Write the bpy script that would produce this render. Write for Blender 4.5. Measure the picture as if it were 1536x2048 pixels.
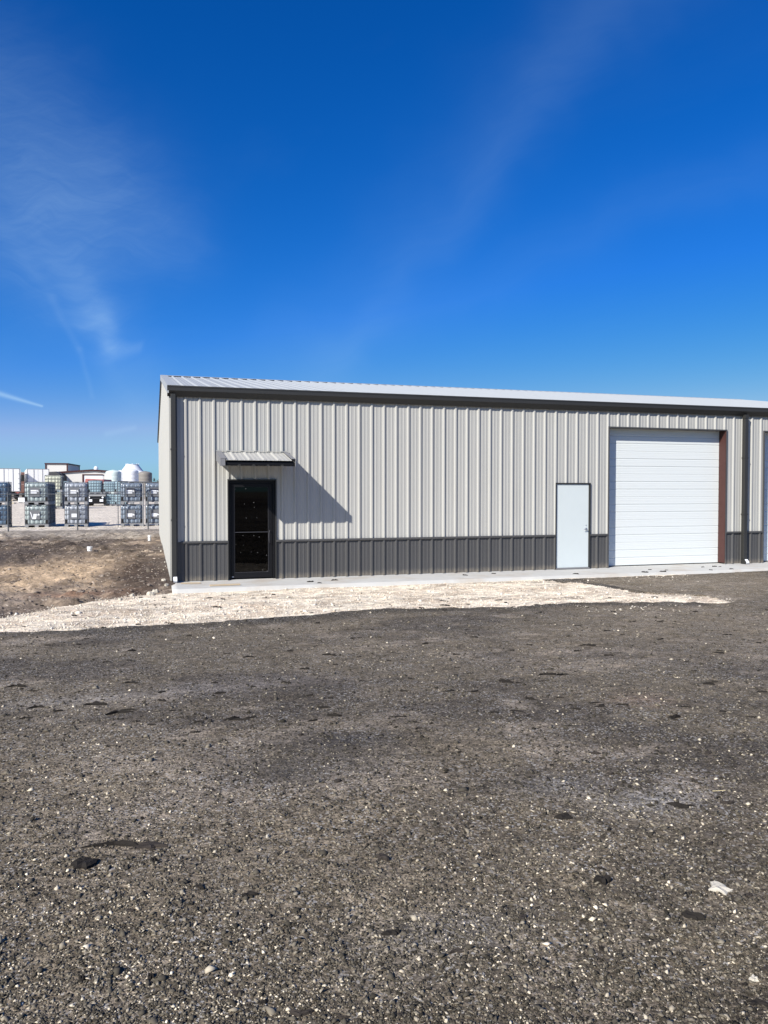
import bpy, math, random
import numpy as np
from mathutils import Vector, Matrix
random.seed(11)
RNG = np.random.default_rng(5)
for o in list(bpy.data.objects): bpy.data.objects.remove(o, do_unlink=True)
S = bpy.context.scene
COL = S.collection
rad = math.radians

# ------------------------------------------------------------------ camera
YAW = rad(16.9061); PITCH = rad(-1.5145); FPX = 1555.66
CAM = np.array([-0.8326, -17.7314, 1.9936])
cd = bpy.data.cameras.new('camera'); cam = bpy.data.objects.new('camera', cd); COL.objects.link(cam)
cam.location = CAM; cam.rotation_euler = (math.pi/2+PITCH, 0, -YAW)
cd.sensor_fit = 'VERTICAL'; cd.sensor_height = 24; cd.lens = FPX/2048*24
cd.clip_start = 0.05; cd.clip_end = 6000
S.camera = cam
S.render.resolution_x = 768; S.render.resolution_y = 1024

# ------------------------------------------------------------------ light
SUN_TO = Vector((-1.53, -1.10, 1.28)).normalized()
SUN_EL = math.asin(SUN_TO.z)
ld = bpy.data.lights.new('sun', 'SUN'); ld.energy = 5.0; ld.angle = rad(0.5); ld.color = (1.0, 0.955, 0.89)
sun = bpy.data.objects.new('sun', ld); COL.objects.link(sun)
sun.rotation_euler = SUN_TO.to_track_quat('Z', 'Y').to_euler()
S.view_settings.view_transform = 'Standard'; S.view_settings.look = 'None'
S.view_settings.gamma = 1; S.view_settings.use_curve_mapping = False
S.view_settings.exposure = 0.50

# ------------------------------------------------------------------ node helper
class E:
    """tiny expression wrapper round shader math nodes"""
    def __init__(s, nt, sock): s.nt, s.k = nt, sock
    def _m(s, op, *a, clamp=False):
        n = s.nt.nodes.new('ShaderNodeMath'); n.operation = op; n.use_clamp = clamp
        for i, v in enumerate((s,)+a):
            if isinstance(v, E): s.nt.links.new(v.k, n.inputs[i])
            else: n.inputs[i].default_value = v
        return E(s.nt, n.outputs[0])
    def __add__(s, o): return s._m('ADD', o)
    __radd__ = __add__
    def __sub__(s, o): return s._m('SUBTRACT', o)
    def __rsub__(s, o): return (s*-1)+o
    def __mul__(s, o): return s._m('MULTIPLY', o)
    __rmul__ = __mul__
    def __truediv__(s, o): return s._m('DIVIDE', o)
    def max(s, o): return s._m('MAXIMUM', o)
    def min(s, o): return s._m('MINIMUM', o)
    def abs(s): return s._m('ABSOLUTE')
    def pw(s, o): return s._m('POWER', o)
    def gt(s, o): return s._m('GREATER_THAN', o)
    def sqrt(s): return s._m('SQRT')
    def exp(s): return s._m('EXPONENT')
    def clamp(s): return s._m('ADD', 0.0, clamp=True)

def sep(nt, vec):
    n = nt.nodes.new('ShaderNodeSeparateXYZ'); nt.links.new(vec, n.inputs[0])
    return [E(nt, n.outputs[i]) for i in range(3)]
def comb(nt, x, y, z=0.0):
    n = nt.nodes.new('ShaderNodeCombineXYZ')
    for i, v in enumerate((x, y, z)):
        if isinstance(v, E): nt.links.new(v.k, n.inputs[i])
        else: n.inputs[i].default_value = v
    return n.outputs[0]
def noise(nt, vec, scale, detail=4, rough=0.55, dist=0.0):
    n = nt.nodes.new('ShaderNodeTexNoise'); n.inputs['Scale'].default_value = scale
    n.inputs['Detail'].default_value = detail; n.inputs['Roughness'].default_value = rough
    n.inputs['Distortion'].default_value = dist
    if vec is not None: nt.links.new(vec, n.inputs['Vector'])
    return E(nt, n.outputs['Fac'])
def ramp(nt, fac, stops, interp='LINEAR'):
    n = nt.nodes.new('ShaderNodeValToRGB'); r = n.color_ramp; r.interpolation = interp
    while len(r.elements) < len(stops): r.elements.new(0.5)
    for e, (p, c) in zip(r.elements, stops):
        e.position = p; e.color = (c[0], c[1], c[2], 1) if hasattr(c, '__len__') else (c, c, c, 1)
    nt.links.new(fac.k if isinstance(fac, E) else fac, n.inputs[0])
    return n.outputs[0]
def mixc(nt, fac, a, b, mode='MIX'):
    n = nt.nodes.new('ShaderNodeMix'); n.data_type = 'RGBA'; n.blend_type = mode; n.clamp_factor = True
    def put(s, v):
        if isinstance(v, E): nt.links.new(v.k, s)
        elif hasattr(v, 'is_linked') or isinstance(v, bpy.types.NodeSocket): nt.links.new(v, s)
        elif hasattr(v, '__len__'): s.default_value = (v[0], v[1], v[2], 1)
        else: s.default_value = v
    put(n.inputs[0], fac); put(n.inputs[6], a); put(n.inputs[7], b)
    return n.outputs[2]

# ------------------------------------------------------------------ world: sky with thin cirrus
W = bpy.data.worlds.new('World'); S.world = W; W.use_nodes = True
nt = W.node_tree; nt.nodes.clear()
out = nt.nodes.new('ShaderNodeOutputWorld'); bg = nt.nodes.new('ShaderNodeBackground')
sky = nt.nodes.new('ShaderNodeTexSky'); sky.sky_type = 'NISHITA'; sky.sun_disc = False
sky.sun_elevation = SUN_EL; sky.sun_rotation = math.atan2(SUN_TO.x, SUN_TO.y)
sky.altitude = 200; sky.air_density = 1.0; sky.dust_density = 0.25; sky.ozone_density = 3.0
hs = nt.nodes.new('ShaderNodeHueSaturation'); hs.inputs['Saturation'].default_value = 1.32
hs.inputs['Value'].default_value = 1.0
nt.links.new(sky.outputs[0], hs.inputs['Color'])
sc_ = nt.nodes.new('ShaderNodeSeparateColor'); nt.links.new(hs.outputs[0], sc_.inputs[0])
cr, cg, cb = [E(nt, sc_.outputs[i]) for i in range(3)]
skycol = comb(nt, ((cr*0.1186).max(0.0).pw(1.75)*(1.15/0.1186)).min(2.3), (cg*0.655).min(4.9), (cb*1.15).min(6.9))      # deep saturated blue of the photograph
tc = nt.nodes.new('ShaderNodeTexCoord')
vx, vy, vz = sep(nt, tc.outputs['Generated'])
fw = (vx*math.sin(YAW) + vy*math.cos(YAW))           # towards the building
rt = (vx*math.cos(YAW) - vy*math.sin(YAW))
fs = fw.max(0.05)
A = rt/fs; B = vz/fs                                    # bearings over the yard
front = ((fw-0.1)*6).clamp()
def P(px, py): return ((px-768)/FPX, (983-py)/FPX)
wv = comb(nt, A, B, 0.0)
warp = noise(nt, wv, 5.0, 3, 0.55)
warp2 = noise(nt, comb(nt, B, A, 3.1), 4.0, 3, 0.55)
Aw = A + (warp-0.5)*0.16; Bw = B + (warp2-0.5)*0.16
def seg(p0, p1, w0, w1, a=Aw, b=Bw, pwr=1.0):
    """soft band from p0 to p1"""
    (x0, y0), (x1, y1) = P(*p0), P(*p1)
    dx, dy = x1-x0, y1-y0; L2 = dx*dx+dy*dy
    t = (((a-x0)*dx + (b-y0)*dy)*(1/L2)).clamp()
    ex = a-x0-t*dx; ey = b-y0-t*dy
    w = (t*((w1-w0)/FPX)+w0/FPX)
    q = (ex*ex+ey*ey)/(w*w)
    return (q*-1.0).exp()
streak = noise(nt, comb(nt, Aw*0.9+Bw*0.9, Bw*7.5-Aw*2.4, 0.0), 4.2, 8, 0.68, 0.9)
fine = ((noise(nt, comb(nt, Aw*3.0-Bw*3.5, Bw*18+Aw*6, 1.0), 3.0, 9, 0.70, 0.7)-0.5)*1.9+0.5).clamp()
body = seg((-60, 180), (150, 420), 150, 170)*0.80 + seg((150, 420), (300, 470), 130, 80)*0.42 + seg((60, 560), (220, 640), 120, 55)*0.38 + seg((165, 560), (215, 640), 36, 28)*0.6 + seg((215, 640), (170, 655), 26, 16)*0.4 + seg((185, 640), (225, 700), 30, 20)*0.55 + seg((225, 690), (285, 700), 16, 8)*0.7 + seg((215, 700), (300, 760), 48, 50)*0.45
body = body*(0.45+streak*0.75)*(0.75+fine*0.5)*0.155
diag = seg((1330, -80), (620, 760), 70, 46)*0.15 + seg((1290, -80), (560, 700), 120, 80)*0.10 + seg((1700, 250), (650, 700), 80, 45)*0.11
diag = diag*(0.55+streak*0.9)*0.22
lines = seg((-20, 400), (110, 600), 16, 10, A+(warp-0.5)*0.03, B)*0.13 + seg((110, 600), (160, 700), 9, 7, A+(warp-0.5)*0.03, B)*0.30 + seg((160, 700), (188, 795), 6, 5, A+(warp-0.5)*0.03, B)*0.30
lines = lines*0.14 + seg((-30, 780), (88, 813), 6, 2.2, A+(warp-0.5)*0.012, B)*0.38 + seg((215, 868), (270, 856), 6, 5, A, B)*0.10
low = seg((-200, 900), (330, 930), 75, 75, A, B)*0.14
# the rest of the sky: the same thin high cloud, drawn on a flat layer overhead
pz = vz.max(0.03)+0.06
pl = comb(nt, (vx*0.9+vy*0.4)/pz, (vy*0.35-vx*0.2)/pz, 0.0)
wisps = ((noise(nt, pl, 1.1, 6, 0.6, 0.8)-0.54)*1.6).clamp()*(vz*5).clamp()*0.10
cl = ((body+diag+lines+low)*front + wisps*(1-front*0.7)).clamp()
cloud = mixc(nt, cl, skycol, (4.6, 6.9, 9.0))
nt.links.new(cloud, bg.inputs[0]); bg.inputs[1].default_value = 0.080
nt.links.new(bg.outputs[0], out.inputs[0])

# ------------------------------------------------------------------ materials
def mat(name, col, rough=0.6, metal=0.0, spec=0.5, var=0.06, nscale=6.0, bump=0.0, bscale=40.0, dirt=None, stretch=None, splash=None):
    """painted or bare surface: base colour with soft uneven wear and fine relief"""
    m = bpy.data.materials.new(name); m.use_nodes = True; t = m.node_tree
    b = t.nodes['Principled BSDF']; tcn = t.nodes.new('ShaderNodeTexCoord'); v = tcn.outputs['Object']
    if stretch:
        mp = t.nodes.new('ShaderNodeMapping'); mp.inputs['Scale'].default_value = stretch
        t.links.new(v, mp.inputs[0]); v = mp.outputs[0]
    n1 = noise(t, v, nscale, 5, 0.6)
    c = mixc(t, n1, [x*(1-var) for x in col], [min(1, x*(1+var)) for x in col])
    if dirt:
        n2 = ((noise(t, v, nscale*0.35, 6, 0.65)-dirt[1])*dirt[2]).clamp()
        c = mixc(t, n2, c, dirt[0])
    if splash:      # dried mud thrown up from the ground
        px_, py_, pz_ = sep(t, tcn.outputs['Object'])
        up = (noise(t, tcn.outputs['Object'], 9, 6, 0.75)*0.55-pz_*splash[1]).max(0.0)
        c = mixc(t, (up*2.6).clamp(), c, splash[0])
    t.links.new(c, b.inputs['Base Color'])
    b.inputs['Roughness'].default_value = rough; b.inputs['Metallic'].default_value = metal
    b.inputs['Specular IOR Level'].default_value = spec
    if bump:
        bn = t.nodes.new('ShaderNodeBump'); bn.inputs['Strength'].default_value = bump; bn.inputs['Distance'].default_value = 0.01
        n3 = noise(t, v, bscale, 5, 0.6); t.links.new(n3.k, bn.inputs['Height']); t.links.new(bn.outputs[0], b.inputs['Normal'])
    return m
M = {}
M['stone'] = mat('light stone painted steel', (0.405, 0.40, 0.368), 0.45, 0, 0.45, 0.05, 3, 0.06, 9, dirt=((0.34, 0.325, 0.29), 0.58, 2.0), stretch=(1, 1, 0.25))
M['charcoal'] = mat('charcoal painted steel', (0.068, 0.067, 0.066), 0.45, 0, 0.45, 0.08, 3, 0.06, 9, dirt=((0.10, 0.095, 0.088), 0.6, 1.6), stretch=(1, 1, 0.25), splash=((0.19, 0.165, 0.13), 2.0))
M['bronze'] = mat('dark gutter steel', (0.030, 0.030, 0.028), 0.5, 0, 0.4, 0.08, 2)
M['galv'] = mat('galvalume roof steel', (0.35, 0.37, 0.375), 0.6, 0.0, 0.25, 0.06, 2, 0.05, 7, stretch=(1, 0.3, 1))
M['trimgrey'] = mat('grey trim steel', (0.19, 0.19, 0.195), 0.5, 0.0, 0.5, 0.06, 4)
M['white'] = mat('white painted door', (0.66, 0.69, 0.67), 0.45, 0, 0.45, 0.02, 2, 0.03, 6, stretch=(0.25, 1, 3))
M['whitedoor'] = mat('primed white steel door', (0.56, 0.61, 0.60), 0.48, 0, 0.4, 0.03, 3, 0.02, 5)
M['red'] = mat('red iron primer', (0.062, 0.026, 0.022), 0.6, 0, 0.3, 0.15, 5)
M['black'] = mat('black aluminium', (0.006, 0.006, 0.007), 0.5, 0.0, 0.25, 0.1, 5)
M['bead'] = mat('dark bronze bead', (0.05, 0.05, 0.055), 0.45, 0.2, 0.4, 0.1, 5)
M['steel'] = mat('brushed steel', (0.55, 0.55, 0.56), 0.3, 0.9, 0.5, 0.05, 8)
M['pipe'] = mat('galvanised pipe', (0.12, 0.13, 0.14), 0.5, 0.5, 0.5, 0.1, 8)
M['paper'] = mat('white label', (0.80, 0.82, 0.84), 0.6, 0, 0.3, 0.04, 5)
M['plate'] = mat('grey steel plate', (0.17, 0.175, 0.185), 0.5, 0.1, 0.4, 0.1, 6)
M['cage'] = mat('galvanised cage', (0.12, 0.13, 0.15), 0.5, 0.3, 0.4, 0.1, 6)
M['pallet'] = mat('pale composite pallet', (0.26, 0.265, 0.27), 0.7, 0, 0.3, 0.15, 6)
M['jug_blue'] = mat('dark blue filled bottle', (0.11, 0.17, 0.24), 0.3, 0, 0.5, 0.15, 2)
M['jug_slate'] = mat('slate blue filled bottle', (0.22, 0.265, 0.32), 0.28, 0, 0.5, 0.15, 2)
M['jug_grey'] = mat('grey bottle', (0.38, 0.41, 0.45), 0.3, 0, 0.5, 0.12, 2)
M['jug_green'] = mat('grey green bottle', (0.37, 0.43, 0.42), 0.3, 0, 0.5, 0.12, 2)
M['jug_cream'] = mat('cream bottle', (0.55, 0.56, 0.44), 0.4, 0, 0.5, 0.06, 2)
M['jug_navy'] = mat('navy bottle', (0.02, 0.026, 0.075), 0.4, 0, 0.4, 0.1, 2)
M['jug_teal'] = mat('faded teal bottle', (0.29, 0.40, 0.44), 0.4, 0, 0.4, 0.12, 2)
M['concrete'] = mat('pale new concrete', (0.50, 0.495, 0.46), 0.85, 0, 0.25, 0.14, 2.5, 0.25, 60, dirt=((0.42, 0.35, 0.265), 0.50, 3.0))
M['trailer'] = mat('white trailer skin', (0.80, 0.80, 0.78), 0.45, 0, 0.4, 0.03, 1)
M['darkgrey'] = mat('dark chassis steel', (0.045, 0.045, 0.05), 0.6, 0.2, 0.3, 0.1, 3)
M['seam'] = mat('grey door seam', (0.16, 0.17, 0.19), 0.5, 0, 0.4, 0.1, 3)
M['rubber'] = mat('tyre rubber', (0.02, 0.02, 0.02), 0.85, 0, 0.2, 0.1, 6)
M['tan'] = mat('tan crate wood', (0.55, 0.47, 0.32), 0.8, 0, 0.2, 0.15, 3)
M['faredge'] = mat('dark brown roof trim', (0.06, 0.022, 0.022), 0.5, 0, 0.3, 0.05, 3)
M['farwall'] = mat('pale far wall steel', (0.62, 0.60, 0.56), 0.6, 0, 0.3, 0.03, 1)
M['farwhite'] = mat('white far door', (0.80, 0.82, 0.83), 0.5, 0, 0.3, 0.03, 1)
M['tank_white'] = mat('white poly tank', (0.74, 0.75, 0.76), 0.5, 0, 0.4, 0.02, 1)
M['tank_mint'] = mat('greenish white poly tank', (0.58, 0.67, 0.63), 0.5, 0, 0.4, 0.03, 1)
M['tank_tan_shade'] = mat('tan tank with painted shade', (0.24, 0.22, 0.19), 0.6, 0, 0.4, 0.06, 1)  # tan base colour darkened with painted shade
M['redpaint'] = mat('faded red paint', (0.33, 0.11, 0.10), 0.5, 0, 0.4, 0.15, 2)
M['redtruck'] = mat('weathered red truck', (0.11, 0.05, 0.04), 0.5, 0, 0.4, 0.15, 2)
M['lime'] = mat('limestone chunk', (0.52, 0.48, 0.39), 0.9, 0, 0.2, 0.12, 30, 0.5, 120)
M['scrap'] = mat('black asphalt scrap', (0.024, 0.021, 0.018), 0.9, 0, 0.1, 0.3, 40, 0.5, 150)
M['scrapgrey'] = mat('grey asphalt scrap', (0.045, 0.038, 0.032), 0.9, 0, 0.1, 0.3, 40, 0.5, 150)
M['wood'] = mat('weathered lath', (0.50, 0.40, 0.27), 0.8, 0, 0.2, 0.15, 30)
M['straw'] = mat('dry straw', (0.60, 0.50, 0.28), 0.8, 0, 0.2, 0.1, 30)
M['pvc'] = mat('white plastic pipe', (0.80, 0.80, 0.78), 0.5, 0, 0.4, 0.03, 8)
M['twig'] = mat('bare winter brush', (0.085, 0.07, 0.058), 0.9, 0, 0.1, 0.3, 0.3)
M['greyish'] = mat('dust speck', (0.15, 0.15, 0.15), 0.8, 0, 0.2, 0.3, 30)  # even grey for the small marks on the door glass
M['room'] = mat('unpainted inner wall', (0.12, 0.12, 0.12), 0.9, 0, 0.1, 0.1, 2)

g = bpy.data.materials.new('tinted door glass'); g.use_nodes = True; t = g.node_tree; t.nodes.clear()
go = t.nodes.new('ShaderNodeOutputMaterial'); tr = t.nodes.new('ShaderNodeBsdfTransparent'); tr.inputs[0].default_value = (0.10, 0.11, 0.115, 1)
gl = t.nodes.new('ShaderNodeBsdfGlossy'); gl.inputs['Roughness'].default_value = 0.02; gl.inputs[0].default_value = (0.55, 0.55, 0.55, 1)
fr = t.nodes.new('ShaderNodeFresnel'); fr.inputs[0].default_value = 1.45; mx = t.nodes.new('ShaderNodeMixShader')
t.links.new(fr.outputs[0], mx.inputs[0]); t.links.new(tr.outputs[0], mx.inputs[1]); t.links.new(gl.outputs[0], mx.inputs[2]); t.links.new(mx.outputs[0], go.inputs[0])
M['glass'] = g

def tint_mat(name, cell=75.0, bump=0.8, speck=0.10, rough=0.9, speck_col=(0.45, 0.43, 0.39), lo=0.45, hi=1.5, dist=0.012, spec=0.2, specamt=0.8, grain=3.0):
    """loose ground: colour zones from the 'tint' attribute, grains from noise and cells"""
    m = bpy.data.materials.new(name); m.use_nodes = True; t = m.node_tree; b = t.nodes['Principled BSDF']
    at = t.nodes.new('ShaderNodeAttribute'); at.attribute_name = 'tint'
    tcn = t.nodes.new('ShaderNodeTexCoord'); v = tcn.outputs['Object']
    vo = t.nodes.new('ShaderNodeTexVoronoi'); vo.inputs['Scale'].default_value = cell; t.links.new(v, vo.inputs['Vector'])
    r, gg, bb = sep(t, vo.outputs['Color'])
    val = r*(hi-lo)+lo
    n1 = noise(t, v, 9, 7, 0.78); n2 = noise(t, v, 1.1, 5, 0.6)
    vo2 = t.nodes.new('ShaderNodeTexVoronoi'); vo2.inputs['Scale'].default_value = cell*0.33; t.links.new(v, vo2.inputs['Vector'])
    r2, g2, b2 = sep(t, vo2.outputs['Color'])
    val = val*(((n1-0.5)*grain+1.0).max(0.3))*(n2*0.5+0.75)*(r2*0.5+0.75)
    c = mixc(t, 1.0, at.outputs['Color'], comb(t, val, val, val), 'MULTIPLY')
    sp = gg.gt(1-speck)*((noise(t, v, 2.3, 4, 0.6)-0.35)*4).clamp()*specamt
    c = mixc(t, sp, c, speck_col)
    t.links.new(c, b.inputs['Base Color']); b.inputs['Roughness'].default_value = rough
    b.inputs['Specular IOR Level'].default_value = spec
    bn = t.nodes.new('ShaderNodeBump'); bn.inputs['Strength'].default_value = bump; bn.inputs['Distance'].default_value = dist
    h = r*0.5+noise(t, v, cell*0.5, 4, 0.6)*0.7+n1*2.2+r2*0.6
    t.links.new(h.k, bn.inputs['Height']); t.links.new(bn.outputs[0], b.inputs['Normal'])
    return m
M['millings'] = tint_mat('asphalt millings', 85, 0.9, 0.13)
M['gravel'] = tint_mat('crushed limestone', 38, 0.6, 0.25, speck_col=(0.85, 0.78, 0.64), lo=0.85, hi=1.1, dist=0.014, specamt=0.4, grain=1.1)
M['dirt'] = tint_mat('graded soil', 26, 0.8, 0.03, speck_col=(0.60, 0.52, 0.42), lo=0.85, hi=1.15, dist=0.025, grain=1.8)
def chip_mat(name, rough=0.8):
    m = bpy.data.materials.new(name); m.use_nodes = True; t = m.node_tree; b = t.nodes['Principled BSDF']
    at = t.nodes.new('ShaderNodeAttribute'); at.attribute_name = 'tint'; t.links.new(at.outputs['Color'], b.inputs['Base Color'])
    b.inputs['Roughness'].default_value = rough; b.inputs['Specular IOR Level'].default_value = 0.12
    return m
M['chips'] = chip_mat('loose stone chips')

# ------------------------------------------------------------------ mesh helpers
class MB:
    def __init__(s): s.v = []; s.f = []
    def add(s, vs, fs):
        b = len(s.v); s.v += [tuple(p) for p in vs]; s.f += [tuple(i+b for i in f) for f in fs]; return s
    def box(s, x0, x1, y0, y1, z0, z1):
        v = [(x, y, z) for z in (z0, z1) for y in (y0, y1) for x in (x0, x1)]
        return s.add(v, [(0, 2, 3, 1), (4, 5, 7, 6), (0, 1, 5, 4), (2, 6, 7, 3), (0, 4, 6, 2), (1, 3, 7, 5)])
    def prism(s, pts, a0, a1, axis='x'):
        """closed 2-D outline pushed along an axis"""
        n = len(pts)
        def m(p, a): return (a, p[0], p[1]) if axis == 'x' else ((p[0], a, p[1]) if axis == 'y' else (p[0], p[1], a))
        v = [m(p, a0) for p in pts]+[m(p, a1) for p in pts]
        return s.add(v, [tuple(range(n)), tuple(range(2*n-1, n-1, -1))]+[(i, i+n, (i+1) % n+n, (i+1) % n) for i in range(n)])
    def tube(s, p, q, r, n=8, r2=None):
        p, q = Vector(p), Vector(q); d = (q-p).normalized(); a = d.orthogonal().normalized(); b = d.cross(a)
        r2 = r if r2 is None else r2
        v = [p+(a*math.cos(k*6.28319/n)+b*math.sin(k*6.28319/n))*r for k in range(n)]+[q+(a*math.cos(k*6.28319/n)+b*math.sin(k*6.28319/n))*r2 for k in range(n)]
        return s.add(v, [tuple(range(n-1, -1, -1)), tuple(range(n, 2*n))]+[(k, (k+1) % n, (k+1) % n+n, k+n) for k in range(n)])
    def lathe(s, prof, n=32, cx=0, cy=0):
        v = []; f = []
        for (r, z) in prof:
            for k in range(n): v.append((cx+r*math.cos(k*6.28319/n), cy+r*math.sin(k*6.28319/n), z))
        for j in range(len(prof)-1):
            for k in range(n): f.append((j*n+k, j*n+(k+1) % n, (j+1)*n+(k+1) % n, (j+1)*n+k))
        f.append(tuple(range(n-1, -1, -1))); f.append(tuple((len(prof)-1)*n+k for k in range(n)))
        return s.add(v, f)
    def build(s, name, m, parent=None, bevel=0, smooth=False, label=None, loc=None):
        me = bpy.data.meshes.new(name); me.from_pydata(s.v, [], s.f); me.materials.append(M[m] if isinstance(m, str) else m)
        me.update()
        o = bpy.data.objects.new(name, me); COL.objects.link(o)
        if parent is not None: o.parent = parent
        if loc is not None: o.location = loc
        if bevel:
            md = o.modifiers.new('bevel', 'BEVEL'); md.width = bevel; md.segments = 2; md.limit_method = 'ANGLE'
        if smooth:
            for p in me.polygons: p.use_smooth = True
            try: me.set_sharp_from_angle(angle=rad(40))
            except Exception: pass
        if label: o['label'] = label
        return o
def thing(name, label, cat, loc=(0, 0, 0), rotz=0, group=None):
    o = bpy.data.objects.new(name, None); COL.objects.link(o); o.empty_display_size = 0.2
    o.location = loc; o.rotation_euler = (0, 0, rotz); o['label'] = label; o['category'] = cat
    if group: o['group'] = group
    return o
def tag(o, label=None, cat=None, group=None, kind=None):
    if label: o['label'] = label
    if cat: o['category'] = cat
    if group: o['group'] = group
    if kind: o['kind'] = kind
    return o
def kids(o): return [c for c in COL.objects if c.parent == o]
def copy_tree(o, loc, label, rotz=None):
    c = o.copy(); COL.objects.link(c); c.location = loc; c['label'] = label
    if rotz is not None: c.rotation_euler = (0, 0, rotz)
    for ch in kids(o):
        d = ch.copy(); COL.objects.link(d); d.parent = c
        for g_ in kids(ch):
            e = g_.copy(); COL.objects.link(e); e.parent = d
    return c
def np_obj(name, V, F, m, tint=None, smooth=False):
    me = bpy.data.meshes.new(name); k = F.shape[1]
    me.vertices.add(len(V)); me.vertices.foreach_set('co', V.astype(np.float32).ravel())
    me.loops.add(F.size); me.loops.foreach_set('vertex_index', F.astype(np.int32).ravel())
    me.polygons.add(len(F)); me.polygons.foreach_set('loop_start', (np.arange(len(F))*k).astype(np.int32))
    me.polygons.foreach_set('loop_total', np.full(len(F), k, np.int32))
    if smooth: me.polygons.foreach_set('use_smooth', np.ones(len(F), bool))
    me.update(calc_edges=True); me.validate()
    if tint is not None:
        ca = me.color_attributes.new('tint', 'FLOAT_COLOR', 'POINT')
        c = np.ones((len(V), 4), np.float32); c[:, :3] = tint; ca.data.foreach_set('color', c.ravel())
    me.materials.append(M[m]); o = bpy.data.objects.new(name, me); COL.objects.link(o); return o

def vnoise(x, y, seed=0):
    xi = np.floor(x).astype(np.int64); yi = np.floor(y).astype(np.int64); xf = x-xi; yf = y-yi
    def h(a, b):
        n = (a*374761393+b*668265263+seed*974634777) & 0x7fffffff
        n = ((n ^ (n >> 13))*1274126177) & 0x7fffffff
        n = (n ^ (n >> 16)) & 0xffff
        return n/65535.0
    u = xf*xf*(3-2*xf); w = yf*yf*(3-2*yf)
    return (h(xi, yi)*(1-u)+h(xi+1, yi)*u)*(1-w)+(h(xi, yi+1)*(1-u)+h(xi+1, yi+1)*u)*w
def fbm(x, y, o=5, seed=0, g=0.5):
    s = 0; a = 1; t = 0
    for k in range(o): s = s+a*vnoise(x*2**k+17.3*k, y*2**k-9.1*k, seed+k); t += a; a *= g
    return s/t
def sst(a, b, x):
    t = np.clip((x-a)/(b-a), 0, 1); return t*t*(3-2*t)

# ------------------------------------------------------------------ pixel column / depth -> place on the site (for laying out)
def at(px, d):
    r = (px-768)/FPX*d
    return (CAM[0]+r*math.cos(YAW)+d*math.sin(YAW), CAM[1]-r*math.sin(YAW)+d*math.cos(YAW))
def ray(x, y):
    r = (x-768)/FPX; u = (1024-y)/FPX
    d = np.cos(PITCH)-u*np.sin(PITCH); z = u*np.cos(PITCH)+np.sin(PITCH)
    return r*np.cos(YAW)+d*np.sin(YAW), -r*np.sin(YAW)+d*np.cos(YAW), z
def xonY(px, Y):
    a, b, c = ray(px, 1024.0); return CAM[0]+a*(Y-CAM[1])/b

# ------------------------------------------------------------------ ground heights
def depth_of(x, y): return (x-CAM[0])*math.sin(YAW)+(y-CAM[1])*math.cos(YAW)
def g0(x, y):
    """smooth lie of the land (slab top = 0)"""
    x = np.asarray(x, float); y = np.asarray(y, float)
    lot = -0.09+0.47*sst(-5.0, -16.5, y)
    yard = -0.09+0.26*sst(-1, 20.5, y)+0.13*sst(-2.6, -0.5, x)*sst(-2, 0.5, y)*(1-sst(9, 14, y))
    d = depth_of(x, y)
    yard = yard+0.45*sst(42, 62, d)+0.25*sst(80, 100, d)
    z = np.where(y < -1.5, lot, yard)
    s = sst(-3, 0, y)
    z = lot*(1-s)+yard*s
    z = z-0.35*sst(-0.36, 0.3, x)*(1-sst(22.0, 22.9, x))*sst(-1.35, -0.9, y)*(1-sst(17.0, 17.9, y))  # under the slab
    return z
def Yb(x): return np.interp(x, [-40, -12, -2.9, -0.06, 3.1, 5.2, 6.9, 9.0, 9.7], [-8.0, -6.3, -5.32, -5.15, -4.66, -4.95, -4.85, -5.55, -5.85])
def Xr(y): return np.interp(y, [-6.2, -5.8, -4.9, -4.2, -3.0, -2.0, -1.3], [9.3, 9.4, 9.9, 9.1, 8.7, 8.3, 8.0])
def sd_lot(x, y):
    w = (fbm(x*1.3, y*1.3, 5, 3)-0.5)*0.55
    w2 = (fbm(x*6, y*6, 4, 13)-0.5)*0.30; a = Yb(x)-y+w*0.6+w2*(0.35+sst(5, 8.5, x)); b = np.minimum(x-Xr(y)+w*2.2+w2*2.0, -1.40-y)
    return np.maximum(a, b)
def Yg(x): return np.interp(x, [-30, -6, -3.2, -2.5, -1.75, -0.6, -0.3], [-6.5, -4.6, -3.7, -2.75, -1.75, -1.35, -1.0])
def sd_grav(x, y):
    w = (fbm(x*1.1+5, y*1.1, 5, 21)-0.5)
    return np.minimum(Yg(x)-y+w*1.1*(x < -0.2), 13.0-x)

def axis(lo, hi, step, far, grow=1.25):
    c = list(np.arange(lo, hi+1e-6, step)); s = step; a = lo; pre = []
    while a > -far: s *= grow; a -= s; pre.append(a)
    s = step; a = hi; post = []
    while a < far: s *= grow; a += s; post.append(a)
    return np.array(pre[::-1]+c+post)
def grid(xs, ys):
    X, Y = np.meshgrid(xs, ys); nx, ny = len(xs), len(ys)
    i = (np.arange(ny-1)[:, None]*nx+np.arange(nx-1)[None, :]).ravel()
    return X.ravel(), Y.ravel(), np.stack([i, i+1, i+nx+1, i+nx], 1)
def lerp3(c, d, w): return c*(1-w[:, None])+np.array(d)[None, :]*w[:, None]

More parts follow.
